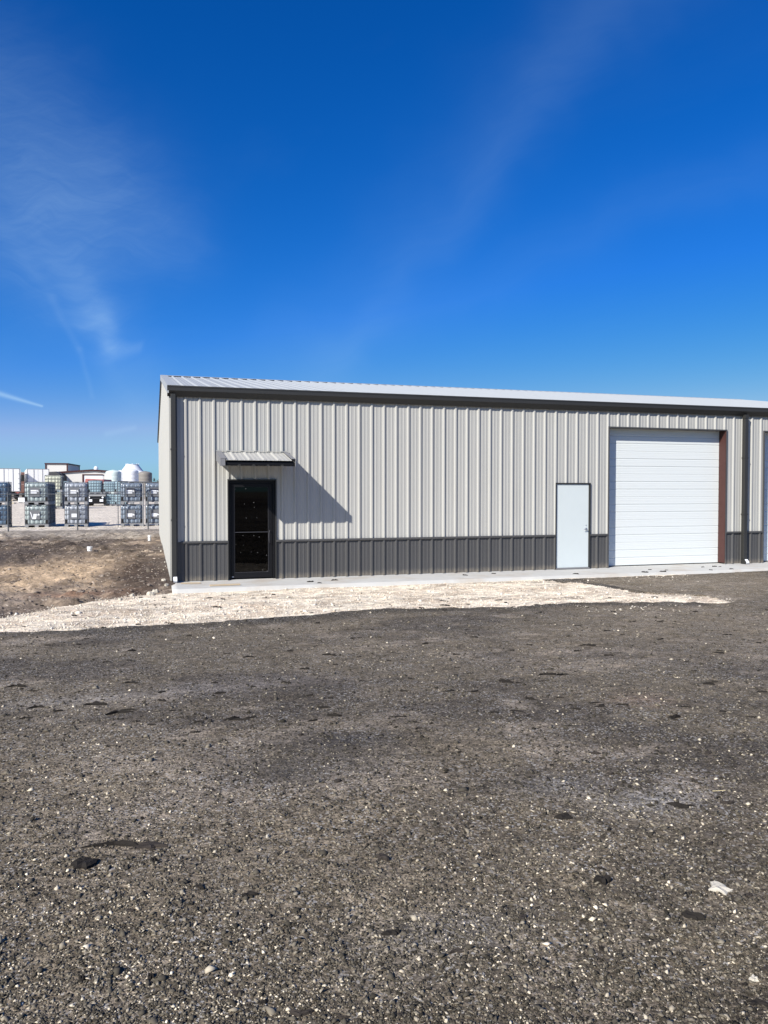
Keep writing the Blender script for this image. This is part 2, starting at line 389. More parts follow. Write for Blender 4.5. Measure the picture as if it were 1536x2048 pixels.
# soil
def soil_relief(x, y):
    near = (1-sst(24, 40, y))*(1-sst(3, 30, x))*sst(-30, -14, x)
    mound = (fbm(x*0.55, y*0.33, 4, 40)-0.5)*0.22
    clod = np.maximum(0, fbm(x*2.6, y*1.9, 4, 50, 0.6)-0.5)*0.28
    ruts = (np.abs(fbm(x*0.9+y*0.1, y*0.55, 3, 60)-0.5))*-0.18
    fine = (fbm(x*7, y*6, 3, 70)-0.5)*0.05
    calm = 1-0.75*sst(17, 20.5, y)
    edge = 1-0.75*sst(-1.2, -0.4, x)
    return (mound*0.7+clod*1.25+ruts*1.5+fine*1.3)*near*calm*edge+0.0
xs = axis(-11, 1.0, 0.07, 2600, 1.22); ys = axis(-7, 24, 0.08, 2600, 1.18)
X, Y, F = grid(xs, ys)
Z = g0(X, Y)+soil_relief(X, Y)
Z = Z-0.20*sst(0.05, 0.45, sd_grav(X, Y))*(Y < 0)*(Y > -60)*(X > -29)*(X < 12.5)-0.10*sst(0.1, 0.5, sd_lot(X, Y))*(Y > -60)*(X > -40)*(X < 60)
d_ = depth_of(X, Y)
Z = Z+0.10*(fbm(X*0.05, Y*0.05, 4, 90)-0.5)*sst(60, 120, np.abs(Y))*2
T = np.tile(np.array([0.135, 0.108, 0.088]), (len(X), 1))
n1 = fbm(X*0.35, Y*0.16, 5, 101); n2 = fbm(X*0.9+3, Y*0.45, 5, 111); n3 = fbm(X*2.5, Y*1.2, 5, 121)
T = T*0.82
T = lerp3(T, (0.36, 0.275, 0.195), np.clip(sst(0.46, 0.60, n1*0.5+n2*0.3+n3*0.2)*0.9, 0, 1))
rid = 1-np.abs(fbm(X*0.75+Y*0.12, Y*1.15, 4, 141)-0.5)*2; rid2 = 1-np.abs(fbm(X*0.6, Y*0.95+X*0.15, 4, 151)-0.5)*2
T = lerp3(T, (0.50, 0.41, 0.30), sst(0.90, 0.985, rid)*sst(0.35, 0.6, n2)*0.8)
T = lerp3(T, (0.045, 0.035, 0.028), sst(0.88, 0.97, rid2)*0.8)
T = lerp3(T, (0.055, 0.043, 0.035), sst(0.50, 0.60, n2*0.4+n3*0.6)*0.6)
blob = np.exp(-(((X+3.1)/1.9)**2+((Y-2.6)/4.2)**2)); T = lerp3(T, (0.52, 0.385, 0.25), np.clip(blob*1.35*sst(0.28, 0.62, n2*0.6+n3*0.4)*1.2, 0, 0.92))
blob = np.exp(-(((X+3.6)/1.6)**2+((Y+1.2)/1.3)**2)); T = lerp3(T, (0.32, 0.26, 0.20), np.clip(blob*1.1*(0.3+n3), 0, 0.8))
blob = np.exp(-(((X+1.0)/0.75)**2+((Y-2.0)/3.4)**2)); T = lerp3(T, (0.060, 0.042, 0.032), np.clip(blob*1.5*(0.45+n3*0.7), 0, 0.92))
blob = np.exp(-(((X+5.5)/2.6)**2+((Y-8.5)/2.6)**2)); T = lerp3(T, (0.085, 0.066, 0.053), np.clip(blob*1.1, 0, 0.8))
blob = np.exp(-(((X+2.2)/0.9)**2+((Y+1.0)/0.5)**2)); T = lerp3(T, (0.27, 0.15, 0.09), np.clip(blob*1.2*(0.2+n3), 0, 0.7))
band = sst(14.5, 17.5, Y+(n2-0.5)*5); T = lerp3(T, (0.43, 0.375, 0.30), band*(0.45+0.5*sst(0.35, 0.6, n3)))
band = sst(17, 18.5, Y)*sst(0.52, 0.62, n3)*0.6; T = lerp3(T, (0.085, 0.078, 0.07), band)
yardm = sst(21.0, 22.4, Y+(n2-0.5)*1.2)*(1-sst(90, 140, d_)); T = lerp3(T, (0.70, 0.62, 0.50), yardm*0.97)
T = lerp3(T, (0.20, 0.17, 0.12), sst(140, 220, np.hypot(X, Y)))
ground = np_obj('ground', np.stack([X, Y, Z], 1), F, 'dirt', T, True); tag(ground, kind='structure')

# crushed limestone strip in front of the building
xs = np.concatenate([np.arange(-30, -7, 0.25), np.arange(-7, 13.2, 0.05)]); ys = np.concatenate([np.arange(-9, -6.4, 0.2), np.arange(-6.4, -0.6, 0.045)])
X, Y, F = grid(xs, ys); sg = sd_grav(X, Y)
Z = g0(X, Y)*(Y < -1.35)+(-0.09)*(Y >= -1.35)
Z = Z-0.005+(fbm(X*3.2, Y*3.2, 5, 31, 0.62)-0.5)*0.05*(1-0.5*sst(-2.2, -1.5, Y))+(fbm(X*0.8, Y*1.2, 3, 33)-0.5)*0.05-0.30*sst(0.10, -0.35, sg)-0.12*sst(0.12, 0.30, sd_lot(X, Y))
n3 = fbm(X*1.7, Y*2.6, 5, 131); n4 = fbm(X*6, Y*6, 4, 133)
T = np.tile(np.array([0.82, 0.70, 0.53]), (len(X), 1))
T = lerp3(T, (0.50, 0.39, 0.28), sst(0.45, 0.60, n3)*0.75)
T = lerp3(T, (0.22, 0.18, 0.14), sst(0.55, 0.66, fbm(X*1.3+7, Y*5.5, 5, 137))*0.55)
T = lerp3(T, (0.86, 0.78, 0.63), sst(0.5, 0.62, n4)*0.5)
T = lerp3(T, (0.15, 0.12, 0.10), sst(0.62, 0.72, fbm(X*2.2, Y*4.5, 5, 135))*0.25+0.5*sst(0.3, -0.1, sg))
limestone = np_obj('gravel_strip', np.stack([X, Y, Z], 1), F, 'gravel', T, True); tag(limestone, kind='structure')

# millings lot
def lot_z(x, y):
    sl = sd_lot(x, y)
    return g0(x, y)+0.022+(fbm(x*0.35, y*0.5, 3, 5)-0.5)*0.05+(fbm(x*2.2, y*2.2, 4, 7)-0.5)*0.022+(fbm(x*8, y*8, 3, 8)-0.5)*0.018-0.20*sst(0.06, -0.25, sl)
xs = axis(-7, 17, 0.055, 45, 1.25); ys = np.concatenate([-19-np.cumsum(0.1*1.3**np.arange(18))[::-1], np.arange(-19, -0.9, 0.055)])
X, Y, F = grid(xs, ys)
g_keep = sst(-1.42, -1.30, Y)
Z = lot_z(X, Y)-0.3*g_keep
n1 = fbm(X*0.6, Y*0.8, 5, 201); n2 = fbm(X*1.9, Y*2.6, 5, 211); n3 = fbm(X*0.25+4, Y*0.3, 4, 221)
T = np.tile(np.array([0.152, 0.124, 0.086]), (len(X), 1))
T = lerp3(T, (0.080, 0.067, 0.054), sst(0.47, 0.62, n1)*0.7)
T = lerp3(T, (0.220, 0.178, 0.122), sst(0.46, 0.64, n3)*0.8)
T = lerp3(T, (0.29, 0.24, 0.18), sst(0.55, 0.70, n2*0.7+n3*0.3)*0.7)
sl = sd_lot(X, Y); T = lerp3(T, (0.040, 0.035, 0.030), sst(0.9, 0.15, sl)*(X < 9)*(0.4+n2*0.7))
for (bx, by, rx, ry, c, a) in ((1.7, -14.25, .28, .16, (0.33, .31, .28), .6), (1.35, -13.9, .22, .14, (0.33, .31, .28), .45), (0.2, -15.1, .30, .14, (.27, .25, .22), .5), (-1.5, -10.4, .7, .25, (.30, .27, .23), .5), (0.1, -10.2, .9, .3, (.24, .21, .18), .6), (0.45, -12.6, .5, .35, (.05, .045, .042), .8), (3.1, -12.2, .25, .25, (.24, .17, .12), .7), (0.0, -13.1, .5, .3, (.06, .055, .05), .6)):
    T = lerp3(T, c, np.clip(np.exp(-(((X-bx)/rx)**2+((Y-by)/ry)**2))*a*(0.4+n2*1.2), 0, 1))
lot = np_obj('asphalt_lot', np.stack([X, Y, Z], 1), F, 'millings', T, True); tag(lot, kind='structure')

# ------------------------------------------------------------------ loose chips (as dense as the photo shows them from where it was taken)
OCT = np.array([(1, 0, 0), (0, 1, 0), (-1, 0, 0), (0, -1, 0), (0, 0, 1), (0, 0, -1)], float)
OF = np.array([(0, 1, 4), (1, 2, 4), (2, 3, 4), (3, 0, 4), (1, 0, 5), (2, 1, 5), (3, 2, 5), (0, 3, 5)])
def chips(name, x, y, z, size, tint, flat=(0.35, 0.8), m='chips'):
    n = len(x); a = RNG.uniform(0, 6.283, n); ti = RNG.normal(0, 0.35, (n, 2))
    V = np.tile(OCT[None], (n, 1, 1))*(1+RNG.uniform(-0.35, 0.35, (n, 6, 1)))
    V[:, :, 0] *= RNG.uniform(0.8, 1.6, (n, 1)); V[:, :, 2] *= RNG.uniform(flat[0], flat[1], (n, 1))
    V[:, :, 2] += V[:, :, 0]*ti[:, 0:1]+V[:, :, 1]*ti[:, 1:2]
    ca, sa = np.cos(a)[:, None], np.sin(a)[:, None]
    vx_ = V[:, :, 0]*ca-V[:, :, 1]*sa; vy_ = V[:, :, 0]*sa+V[:, :, 1]*ca
    V = np.stack([vx_, vy_, V[:, :, 2]], 2)*size[:, None, None]
    V += np.stack([x, y, z+size*0.12], 1)[:, None, :]
    F = (OF[None]+(np.arange(n)*6)[:, None, None]).reshape(-1, 3)
    return np_obj(name, V.reshape(-1, 3), F, m, np.repeat(tint, 6, axis=0))
def scatter(n, py0, py1, zf, px0=-260, px1=1800):
    px = RNG.uniform(px0, px1, n); py = RNG.uniform(py0, py1, n)
    a, b, c = ray(px, py); z = np.zeros(n)
    for _ in range(8):
        t = (z-CAM[2])/c; x = CAM[0]+a*t; y = CAM[1]+b*t; z = zf(x, y)
    return x, y, z
x, y, z = scatter(210000, 1205, 2420, lot_z)
k = (sd_lot(x, y) > 0.05) & (y < -1.5); x, y, z = x[k], y[k], z[k]; n = len(x)
dd = depth_of(x, y)
size = np.exp(RNG.normal(math.log(0.0035), 0.45, n))*np.clip(0.78+dd*0.11, 1, 2.1)
u = RNG.uniform(0, 1, n); pat = fbm(x*1.6, y*1.6, 4, 301)
base = np.where(u < 0.70, RNG.uniform(0.022, 0.085, n), np.where(u < 0.70+0.23, RNG.uniform(0.10, 0.22, n), RNG.uniform(0.28, 0.60, n)*np.clip(pat*1.6, 0.4, 1.1)))
dk = sst(0.42, 0.6, fbm(x*0.6, y*0.8, 5, 201)); base = base*(1.28-0.35*dk); tt = np.stack([base*1.12, base*0.98, base*0.73], 1)
o = chips('stone_chips', x, y, z, size, tt); tag(o, 'fine grey and pale stone chips strewn over the dark asphalt lot', 'gravel', kind='stuff')
def grav_z(x, y): return np.where(y < -1.35, g0(x, y), -0.09)+0.0+(fbm(x*3.2, y*3.2, 5, 31, 0.62)-0.5)*0.05+(fbm(x*0.8, y*1.2, 3, 33)-0.5)*0.05
x, y, z = scatter(60000, 1150, 1290, grav_z)
k = (sd_lot(x, y) < 0.06+RNG.exponential(0.10, len(x))+RNG.exponential(0.45, len(x))*(x > 6.5)) & (sd_grav(x, y) > -0.1-0.5*RNG.uniform(0, 1, len(x))**3) & (y < -1.38); x, y, z = x[k], y[k], z[k]; n = len(x)
size = np.exp(RNG.normal(math.log(0.0062), 0.6, n)); base = RNG.uniform(0.60, 0.86, n); base = np.where(RNG.uniform(0, 1, n) < 0.02, 0.10, base)
o = chips('limestone_rubble', x, y, z, size, np.stack([base, base*0.91, base*0.75], 1)); tag(o, 'cream crushed limestone rubble lying along the concrete apron', 'gravel', kind='stuff')
# clods and pale stones on the bare soil
def soil_z(x, y): return g0(x, y)+soil_relief(x, y)
x, y, z = scatter(2600, 1066, 1240, soil_z, -100, 345)
k = (x < -0.5) & (sd_grav(x, y) < 0.1) & (y < 20); x, y, z = x[k], y[k], z[k]; n = len(x)
size = np.exp(RNG.normal(math.log(0.016), 0.55, n)); u = RNG.uniform(0, 1, n)
base = np.where(u < 0.08, RNG.uniform(0.35, 0.6, n), RNG.uniform(0.10, 0.26, n)); 
k = u > 0.22*(0.4+fbm(x, y, 3, 9)); 
o = chips('soil_clods', x, y, z, size, np.stack([base, base*0.82, base*0.66], 1)); tag(o, 'brown clods and pale stones lying on the graded soil', 'soil clods', kind='stuff')

# ------------------------------------------------------------------ metal building
R = 0.3048
LX = -0.33; RX = 22.53; DY = 17.52; EAVE = 4.29; SL = 0.1667; RIDGE = DY/2
bld = thing('metal_building', 'long light grey ribbed steel building with charcoal wainscot, gutter and white doors', 'building')
HOLES = [(0.905, 1.955, 2.243), (9.145, 10.10, 2.185), (10.675, 14.343, 3.655), (15.638, 19.306, 3.655)]
def rib_pts(u0, u1, off=-0.014):
    pts = []
    k0 = int(math.floor((u0-off)/R))-1; k1 = int(math.ceil((u1-off)/R))+1
    for k in range(k0, k1+1):
        c = k*R+off
        pts += [(c-.043, 0), (c-.018, .032), (c+.015, .032), (c+.030, 0), (c+.088, 0), (c+.097, .0045), (c+.118, .0045), (c+.127, 0), (c+.178, 0), (c+.187, .0045), (c+.208, .0045), (c+.217, 0)]
    us = np.array([p[0] for p in pts]); hs_ = np.array([p[1] for p in pts])
    ins = [p for p in pts if u0 < p[0] < u1]
    return [(u0, float(np.interp(u0, us, hs_)))]+ins+[(u1, float(np.interp(u1, us, hs_)))]
def panel(mb, u0, u1, fn, lo, hi, off=-0.014, close=True):
    """ribbed sheet; fn(u,h,t) -> xyz; lo/hi may be numbers or functions of u"""
    P_ = rib_pts(u0, u1, off); n = len(P_); L = lambda q, u: q(u) if callable(q) else q
    v = [fn(u, h, L(lo, u)) for u, h in P_]+[fn(u, h, L(hi, u)) for u, h in P_]
    mb.add(v, [(i, i+1, i+1+n, i+n) for i in range(n-1)])
    v = [fn(u, -0.002, L(lo, u)) for u, h in P_]; w = [fn(u, h, L(lo, u)) for u, h in P_]
    mb.add(v+w, [(i+n, i, i+1, i+1+n) for i in range(n-1)])     # closed foot
    v = [fn(u, -0.002, L(hi, u)) for u, h in P_]; w = [fn(u, h, L(hi, u)) for u, h in P_]
    mb.add(v+w, [(i, i+n, i+1+n, i+1) for i in range(n-1)])
FA = lambda u, h, t: (u, -h, t)
def wall_cells(x0, x1, z0, z1):
    """pieces of a sheet left over round the openings"""
    cuts = sorted({x0, x1}|{c for h in HOLES for c in h[:2] if x0 < c < x1}); res = []
    for a, b in zip(cuts, cuts[1:]):
        m_ = (a+b)/2; zlo = z0
        for h in HOLES:
            if h[0] < m_ < h[1]: zlo = max(zlo, h[2])
        if zlo < z1-0.01: res.append((a, b, zlo, z1))
    return res
edges = [LX+0.004]+[k*3*R-0.014-.043 for k in range(1, 25)]+[RX-0.004]
for a, b in zip(edges, edges[1:]):
    c = wall_cells(a+0.0005, b-0.0005, 0.875, 4.20)
    if c:
        mb = MB()
        for q in c: panel(mb, q[0], q[1], FA, q[2], q[3])
        mb.build('wall_panel', 'stone', bld)
    c = wall_cells(a+0.0005, b-0.0005, 0.006, 0.850)
    if c:
        mb = MB()
        for q in c: panel(mb, q[0], q[1], FA, q[2], q[3])
        mb.build('wainscot_panel', 'charcoal', bld)
# gable wall
roofz = lambda y: EAVE-0.10+SL*(y if y < RIDGE else DY-y)
for k in range(20):
    a, b = max(0.004, k*3*R-.057), min(DY-0.004, (k+1)*3*R-.057)
    if b <= a: continue
    mb = MB(); panel(mb, a+.0005, b-.0005, lambda u, h, t: (LX-h, u, t), 0.006, roofz); mb.build('gable_panel', 'stone', bld)
# wall core, inner faces of the shell
mb = MB(); xs_ = [LX+.004]+[c for h in HOLES for c in h[:2]]+[RX]
for a, b in zip(xs_[0::2], xs_[1::2]): mb.box(a, b, 0.004, 0.20, 0.0, EAVE-0.05)
for h in HOLES: mb.box(h[0], h[1], 0.004, 0.20, h[2]+.002, EAVE-0.05)
mb.box(RX-0.2, RX, 0.2, DY-.2, 0, EAVE-0.05); mb.box(LX+.004, RX, DY-0.2, DY, 0, EAVE-0.05)
mb.box(LX+.004, LX+.2, .2, DY-.2, 0, EAVE-.12)
mb.prism([(0.05, EAVE-.12), (DY-.05, EAVE-.12), (RIDGE, EAVE-.12+SL*RIDGE-.02)], LX+.005, LX+.18, 'x')
mb.prism([(0.05, EAVE-.05), (DY-.05, EAVE-.05), (RIDGE, EAVE-.10+SL*RIDGE-.02)], RX-.18, RX-.005, 'x')
mb.build('wall_frame', 'room', bld)
# roof
def slopeF(u, h, t): return (u, t, EAVE+SL*t+h)
def slopeB(u, h, t): return (u, DY-t, EAVE+SL*t+h)
rc = MB(); rc.prism([(-.03, EAVE-.012), (RIDGE, EAVE+SL*RIDGE-.012), (DY+.03, EAVE-.012), (DY+.03, EAVE-.06), (RIDGE, EAVE+SL*RIDGE-.12), (-.03, EAVE-.06)], LX+.01, RX-.01, 'x')
rc.build('roof_deck', 'room', bld)
re = [LX-.045]+[k*3*R-.02-.043 for k in range(1, 25)]+[RX+.04]
for a, b in zip(re, re[1:]):
    mb = MB(); panel(mb, a+.0005, b-.0005, slopeF, -0.09, RIDGE-.02, -.02); mb.build('roof_panel', 'galv', bld)
for a, b in zip(re, re[1:]):
    mb = MB(); panel(mb, a+.0005, b-.0005, slopeB, -0.09, RIDGE-.02, -.02); mb.build('roof_panel', 'galv', bld)
zr = EAVE+SL*RIDGE
MB().prism([(RIDGE-.16, zr-SL*.16+.034), (RIDGE, zr+.040), (RIDGE+.16, zr-SL*.16+.034), (RIDGE+.16, zr-SL*.16+.028), (RIDGE, zr+.033), (RIDGE-.16, zr-SL*.16+.028)], LX-.05, RX+.05, 'x').build('ridge_cap', 'galv', bld)
# rake trims: folded sheet over the end of the roof
def rake(y0, y1, z0, z1, m, x_out):
    mb = MB(); xi = LX+.14
    A0 = [(x_out, y0, z0-.13), (x_out, y0, z0+.045), (xi, y0, z0+.045), (xi, y0, z0+.036), (x_out+.03, y0, z0+.036), (x_out+.03, y0, z0-.13)]
    A1 = [(p[0], y1, p[2]-z0+z1) for p in A0]; n = 6
    mb.add(A0+A1, [tuple(range(n-1, -1, -1)), tuple(range(n, 2*n))]+[(i, (i+1) % n, (i+1) % n+n, i+n) for i in range(n)])
    return mb
rake(-.17, RIDGE, EAVE-SL*.17, zr, 'galv', LX-.075).build('rake_trim', 'galv', bld)
rake(RIDGE, DY+.17, zr, EAVE-SL*.17, 'galv', LX-.075).build('rake_trim', 'bronze', bld, label='far half of the rake trim, shade painted dark')  # light trim coloured dark to stand for shade on the far slope
MB().prism([(RIDGE, zr-.125), (DY+.17, EAVE-SL*.17-.125), (DY+.17, EAVE-SL*.17-.145), (RIDGE, zr-.145)], LX-.072, LX-.002, 'x').build('rake_shade_strip', 'bronze', bld)  # added dark strip, painted shade beneath the overhang
# gutter
gut = [(-.035, 4.292), (-.165, 4.297), (-.170, 4.297), (-.172, 4.285), (-.172, 4.188), (-.066, 4.072), (-.035, 4.072)]
MB().prism(gut, LX-.075, RX+.07, 'x').build('gutter', 'bronze', bld)
mb = MB(); mb.box(LX-.077, RX+.072, -.180, -.1715, 4.268, 4.300); mb.build('gutter_lip', 'bronze', bld)
MB().box(LX+.01, RX-.01, -.050, -.034, 4.10, 4.25).build('eave_trim', 'bronze', bld)
# downspouts with open kick-outs
def downspout(x0, x1, top, y0=-.155, y1=-.036):
    o = MB().box(x0, x1, y0, y1, 0.13, top).build('downspout', 'bronze', bld, bevel=0.008)
    e = MB().prism([(y1, 0.005), (y1, 0.128), (y0, 0.128), (y0-.075, 0.050), (y0-.055, 0.005)], x0+.001, x1-.001, 'x').build('outlet', 'bronze', o)
    e2 = MB().prism([(y0-.012, 0.126), (y0-.088, 0.048), (y0-.068, 0.010), (y0-.03, 0.010)], x0+.028, x1+.004, 'x').build('outlet_mouth', 'paper', o)
    for zc in (1.35, 2.9):
        MB().box(x0-.012, x1+.012, y0-.004, y1, zc, zc+.03).build('strap', 'bronze', o)
    return o
downspout(LX-.005, -.232, 4.12)
downspout(14.865, 14.975, 3.985)
MB().prism([(-.036, 3.99), (-.155, 3.99), (-.165, 4.10), (-.036, 4.10)], 14.865, 14.975, 'x').build('outlet_box', 'bronze', bld)
# corner trims
MB().box(LX-.040, LX+.002, -.036, 0.075, 0.006, 4.10).build('corner_trim', 'stone', bld)
MB().box(LX+.004, LX+.13, -.040, -.033, 0.006, 4.10).build('corner_trim', 'charcoal', bld)
# wainscot rail between the openings
for a, b in ((-.14, HOLES[0][0]-.012), (HOLES[0][1]+.012, HOLES[1][0]-.03), (HOLES[1][1]+.03, HOLES[2][0]-.03), (HOLES[2][1]+.03, 14.86), (14.98, HOLES[3][0]-.03), (HOLES[3][1]+.03, RX-.02)):
    MB().prism([(-.002, .878), (-.034, .892), (-.046, .884), (-.046, .846), (-.036, .838), (-.002, .838)], a, b, 'x').build('wainscot_rail', 'bronze' if False else 'charcoal', bld)
# trims round the openings
def surround(x0, x1, z1, w=.034, m='bronze', deep=0.2, proud=.042):
    MB().box(x0-w, x0, -proud, deep, 0.004, z1+w).build('jamb_trim', m, bld)
    MB().box(x1, x1+w, -proud, deep, 0.004, z1+w).build('jamb_trim', m, bld)
    MB().box(x0, x1, -proud, deep, z1, z1+w-.001).build('head_trim', m, bld)
surround(*HOLES[0], w=.026); surround(*HOLES[1], w=.030, deep=.1)
for h in HOLES[2:]:
    surround(*h, w=.030, m='charcoal', deep=.19)
    MB().box(h[0]+.0005, h[0]+.012, -.03, 0.225, .004, h[2]-.002).build('door_jamb', 'trimgrey', bld)
    MB().box(h[1]-.012, h[1]-.0005, -.03, 0.31, .03, h[2]-.002).build('door_jamb', 'red', bld, label='red iron door jamb')
# sectional overhead doors: six sections each
def overhead(h):
    x0, x1 = h[0]+.013, h[1]-.014
    d = MB().box(x0, x1, .262, .30, .02, h[2]+.1).build('overhead_door', 'darkgrey', bld)
    sec = None
    for k in range(6):
        z0 = .022+k*.6085; z1 = z0+.6070; H = .6070
        prof = [(.262, 0)]
        for q in (0, 1, 2):
            a = q*H/3; b = (q+1)*H/3
            lo_ = a+(.010 if q else .003); hi_ = b-(.010 if q < 2 else .003)
            prof += [(.240, a) if q else (.236, a), (.232, lo_), (.230, lo_+.012)]
            for s_ in (0.28, 0.5, 0.72):
                zc = lo_+(hi_-lo_)*s_; prof += [(.230, zc-.008), (.2325, zc), (.230, zc+.008)]
            prof += [(.230, hi_-.012), (.232, hi_)]
            if q < 2: prof += [(.242, b-.004), (.242, b+.004)]
            else: prof += [(.236, b)]
        prof += [(.262, H)]
        if sec is None:
            s_ = MB().prism(prof, x0, x1, 'x').build('door_section', 'white', d); sec = s_; s_.location = (0, 0, z0)
        else:
            s_ = sec.copy(); COL.objects.link(s_); s_.parent = d; s_.location = (0, 0, z0)
    MB().box(x0, x1, .235, .26, .004, .021).build('bottom_seal', 'rubber', d)
overhead(HOLES[2]); overhead(HOLES[3])
# plain white walk door
h = HOLES[1]
wd = MB().box(h[0]+.012, h[1]-.012, -.012, .035, .035, h[2]-.008).build('walk_door', 'whitedoor', bld, bevel=.003)
mb = MB(); hx = h[1]-.085; mb.tube((hx, -.012, 1.02), (hx, -.022, 1.02), .034, 14); mb.tube((hx, -.02, 1.02), (hx, -.065, 1.02), .011, 8)
mb.tube((hx+.01, -.065, 1.022), (hx-.10, -.068, 1.012), .010, 8, .007); mb.build('lever_handle', 'steel', wd, smooth=True)
MB().tube((hx, -.012, 1.12), (hx, -.018, 1.12), .014, 12).build('lock_cylinder', 'steel', wd)
MB().box(h[0]+.002, h[1]-.002, -.055, .07, .002, .032).build('threshold', 'trimgrey', bld)
for zc in (.25, 1.07, 1.9):
    MB().tube((h[0]+.014, -.016, zc), (h[0]+.014, -.016, zc+.10), .009, 8).build('hinge', 'steel', wd)
# glazed entrance door in a black frame
h = HOLES[0]; x0, x1, z1 = h[0]+.001, h[1]-.001, h[2]-.001
mb = MB(); mb.box(x0, x0+.055, .02, .13, .004, z1); mb.box(x1-.055, x1, .02, .13, .004, z1); mb.box(x0+.055, x1-.055, .02, .13, z1-.06, z1)
mb.build('entrance_frame', 'black', bld)
ed = MB(); a, b = x0+.062, x1-.062
ed.box(a, a+.075, .045, .09, .03, z1-.066); ed.box(b-.085, b, .045, .09, .03, z1-.066)
ed.box(a+.075, b-.085, .045, .09, .03, .155); ed.box(a+.075, b-.085, .045, .09, z1-.15, z1-.066)
ed = ed.build('entrance_door', 'black', bld, bevel=.002)
ga, gb = a+.0755, b-.0855
MB().box(ga, gb, .064, .071, .156, z1-.151).build('glass_pane', 'glass', ed)
mb = MB(); mb.box(ga, ga+.006, .050, .0639, .156, z1-.151); mb.box(gb-.006, gb, .044, .0639, .156, z1-.151); mb.box(ga+.006, gb-.006, .044, .0639, .156, .163); mb.build('glazing_bead', 'bead', ed)
MB().box(ga+.007, gb-.007, .052, .0635, 1.062, 1.076).build('push_bar', 'bead', ed)
hb = MB(); hx = b-.055; pts = [(hx, .045, 1.10), (hx-.01, -.012, 1.098), (hx-.024, -.03, 1.06), (hx-.03, -.034, .96), (hx-.024, -.03, .86), (hx-.01, -.012, .822), (hx, .045, .82)]
for p, q in zip(pts, pts[1:]): hb.tube(p, q, .0115, 8)
hb.build('pull_handle', 'darkgrey', ed, smooth=True)
MB().box(a+.012, a+.055, .0435, .045, .052, .066).build('frame_tag', 'paper', ed)
for (qx, qy) in ((344, 327), (526, 321), (662, 555), (501, 580), (672, 636), (533, 820), (715, 816), (477, 1119), (662, 1121), (755, 1143), (485, 1283), (437, 1408), (620, 1399), (727, 1410), (880, 1454), (355, 1270), (815, 1707), (890, 1725)):
    px, py = 430+qx/8.536, 940+qy/8.536
    r_ = ray(px, py); t_ = (.063-CAM[1])/r_[1]; gx, gz = CAM[0]+r_[0]*t_, CAM[2]+r_[2]*t_
    s_ = random.uniform(.006, .010)
    if ga+.01 < gx < gb-.01:
        MB().add([(gx-s_, .0630, gz-.2*s_), (gx-.2*s_, .0628, gz-s_), (gx+s_, .0630, gz+.1*s_), (gx+.2*s_, .0632, gz+.9*s_), (gx-.5*s_, .0632, gz+.7*s_), (gx, .0645, gz)], [(0, 1, 5), (1, 2, 5), (2, 3, 5), (3, 4, 5), (4, 0, 5), (4, 3, 2, 1, 0)]).build('glass_fleck', 'greyish', ed)
# awning over the entrance
aw = MB(); AX0, AX1, AD = 0.635, 2.235, 1.10
WT, WB, FT, FB = 2.862, 2.70, 2.655, 2.540       # heights at wall / front
aw.prism([(-.034, WT-.03), (-.034, WB), (-AD+.03, FB+.012), (-AD+.03, FT-.035)], AX0+.03, AX1-.03, 'x')
aw = aw.build('awning', 'black', bld)  # black core: shade between sheet and soffit put into the colour
mb = MB(); panel(mb, AX0+.11, AX1-.09, lambda u, h, t: (u, t, FT+(WT-FT)*(t+AD)/(AD-.034)+h*0.9), -AD-.012, -.034, off=0.045)
mb.build('awning_sheet', 'stone', aw)
mb = MB(); panel(mb, AX0+.012, AX1-.012, lambda u, h, t: (u, t, FB+(WB-FB)*(t+AD)/(AD-.034)-.004+h*0.9-.03*0), -AD+.0, -.036, off=0.12)
mb.build('soffit_sheet', 'bronze', aw)
for (xa, xb, w_) in ((AX0, AX0+.012, .12), (AX1-.012, AX1, -.10)):
    mb = MB(); mb.prism([(-.034, WT+.030), (-.034, WB-.015), (-AD-.008, FB-.012), (-AD-.008, FT+.035)], xa, xb, 'x')
    tx0, tx1 = (xb, xa+w_) if w_ > 0 else (xb+w_, xa)
    mb.prism([(-.034, WT+.036), (-.034, WT+.031), (-AD-.010, FT+.036), (-AD-.010, FT+.041)], min(tx0, tx1), max(tx0, tx1), 'x')
    mb.build('side_trim', 'trimgrey', aw)
MB().box(AX0-.006, AX1+.006, -.052, -.034, WT+.038, WT+.052).build('head_flashing', 'stone', aw)
mb = MB(); mb.box(AX0+.012, AX0+.10, -AD-.006, -AD+.004, FB-.004, FT+.033); mb.build('corner_plate', 'trimgrey', aw)

# floor slab and apron
MB().box(LX+.002, RX, .0, DY, -0.32, -0.001).build('floor_slab', 'concrete', None)['kind'] = 'structure'
xs = np.arange(-0.36, 23.0, 0.12); ys = np.concatenate([np.arange(-1.36, 0.0, 0.085), [0.0-.001]])
X, Y, F = grid(xs, ys); Yw = np.where(Y < -1.3, Y+(fbm(X*0.7, X*0, 4, 77)-.5)*.05, Y); Z = -0.0015+(fbm(X*.8, Y*1.5, 3, 78)-.5)*.008-.006
nx = len(xs); V = np.stack([X, Yw, Z], 1)
fr_ = V[:nx].copy(); fr_[:, 2] = -.33; lf = V[::nx].copy(); lf[:, 2] = -.33
nb = len(V); V2 = np.concatenate([V, fr_, lf]); i = np.arange(nx-1); j = np.arange(len(ys)-1)
F2 = np.concatenate([F, np.stack([i+nb, i+1+nb, i+1, i], 1), np.stack([nb+nx+j+1, nb+nx+j, j*nx, (j+1)*nx], 1)])
ap = np_obj('concrete_apron', V2, F2, 'concrete'); tag(ap, kind='structure')

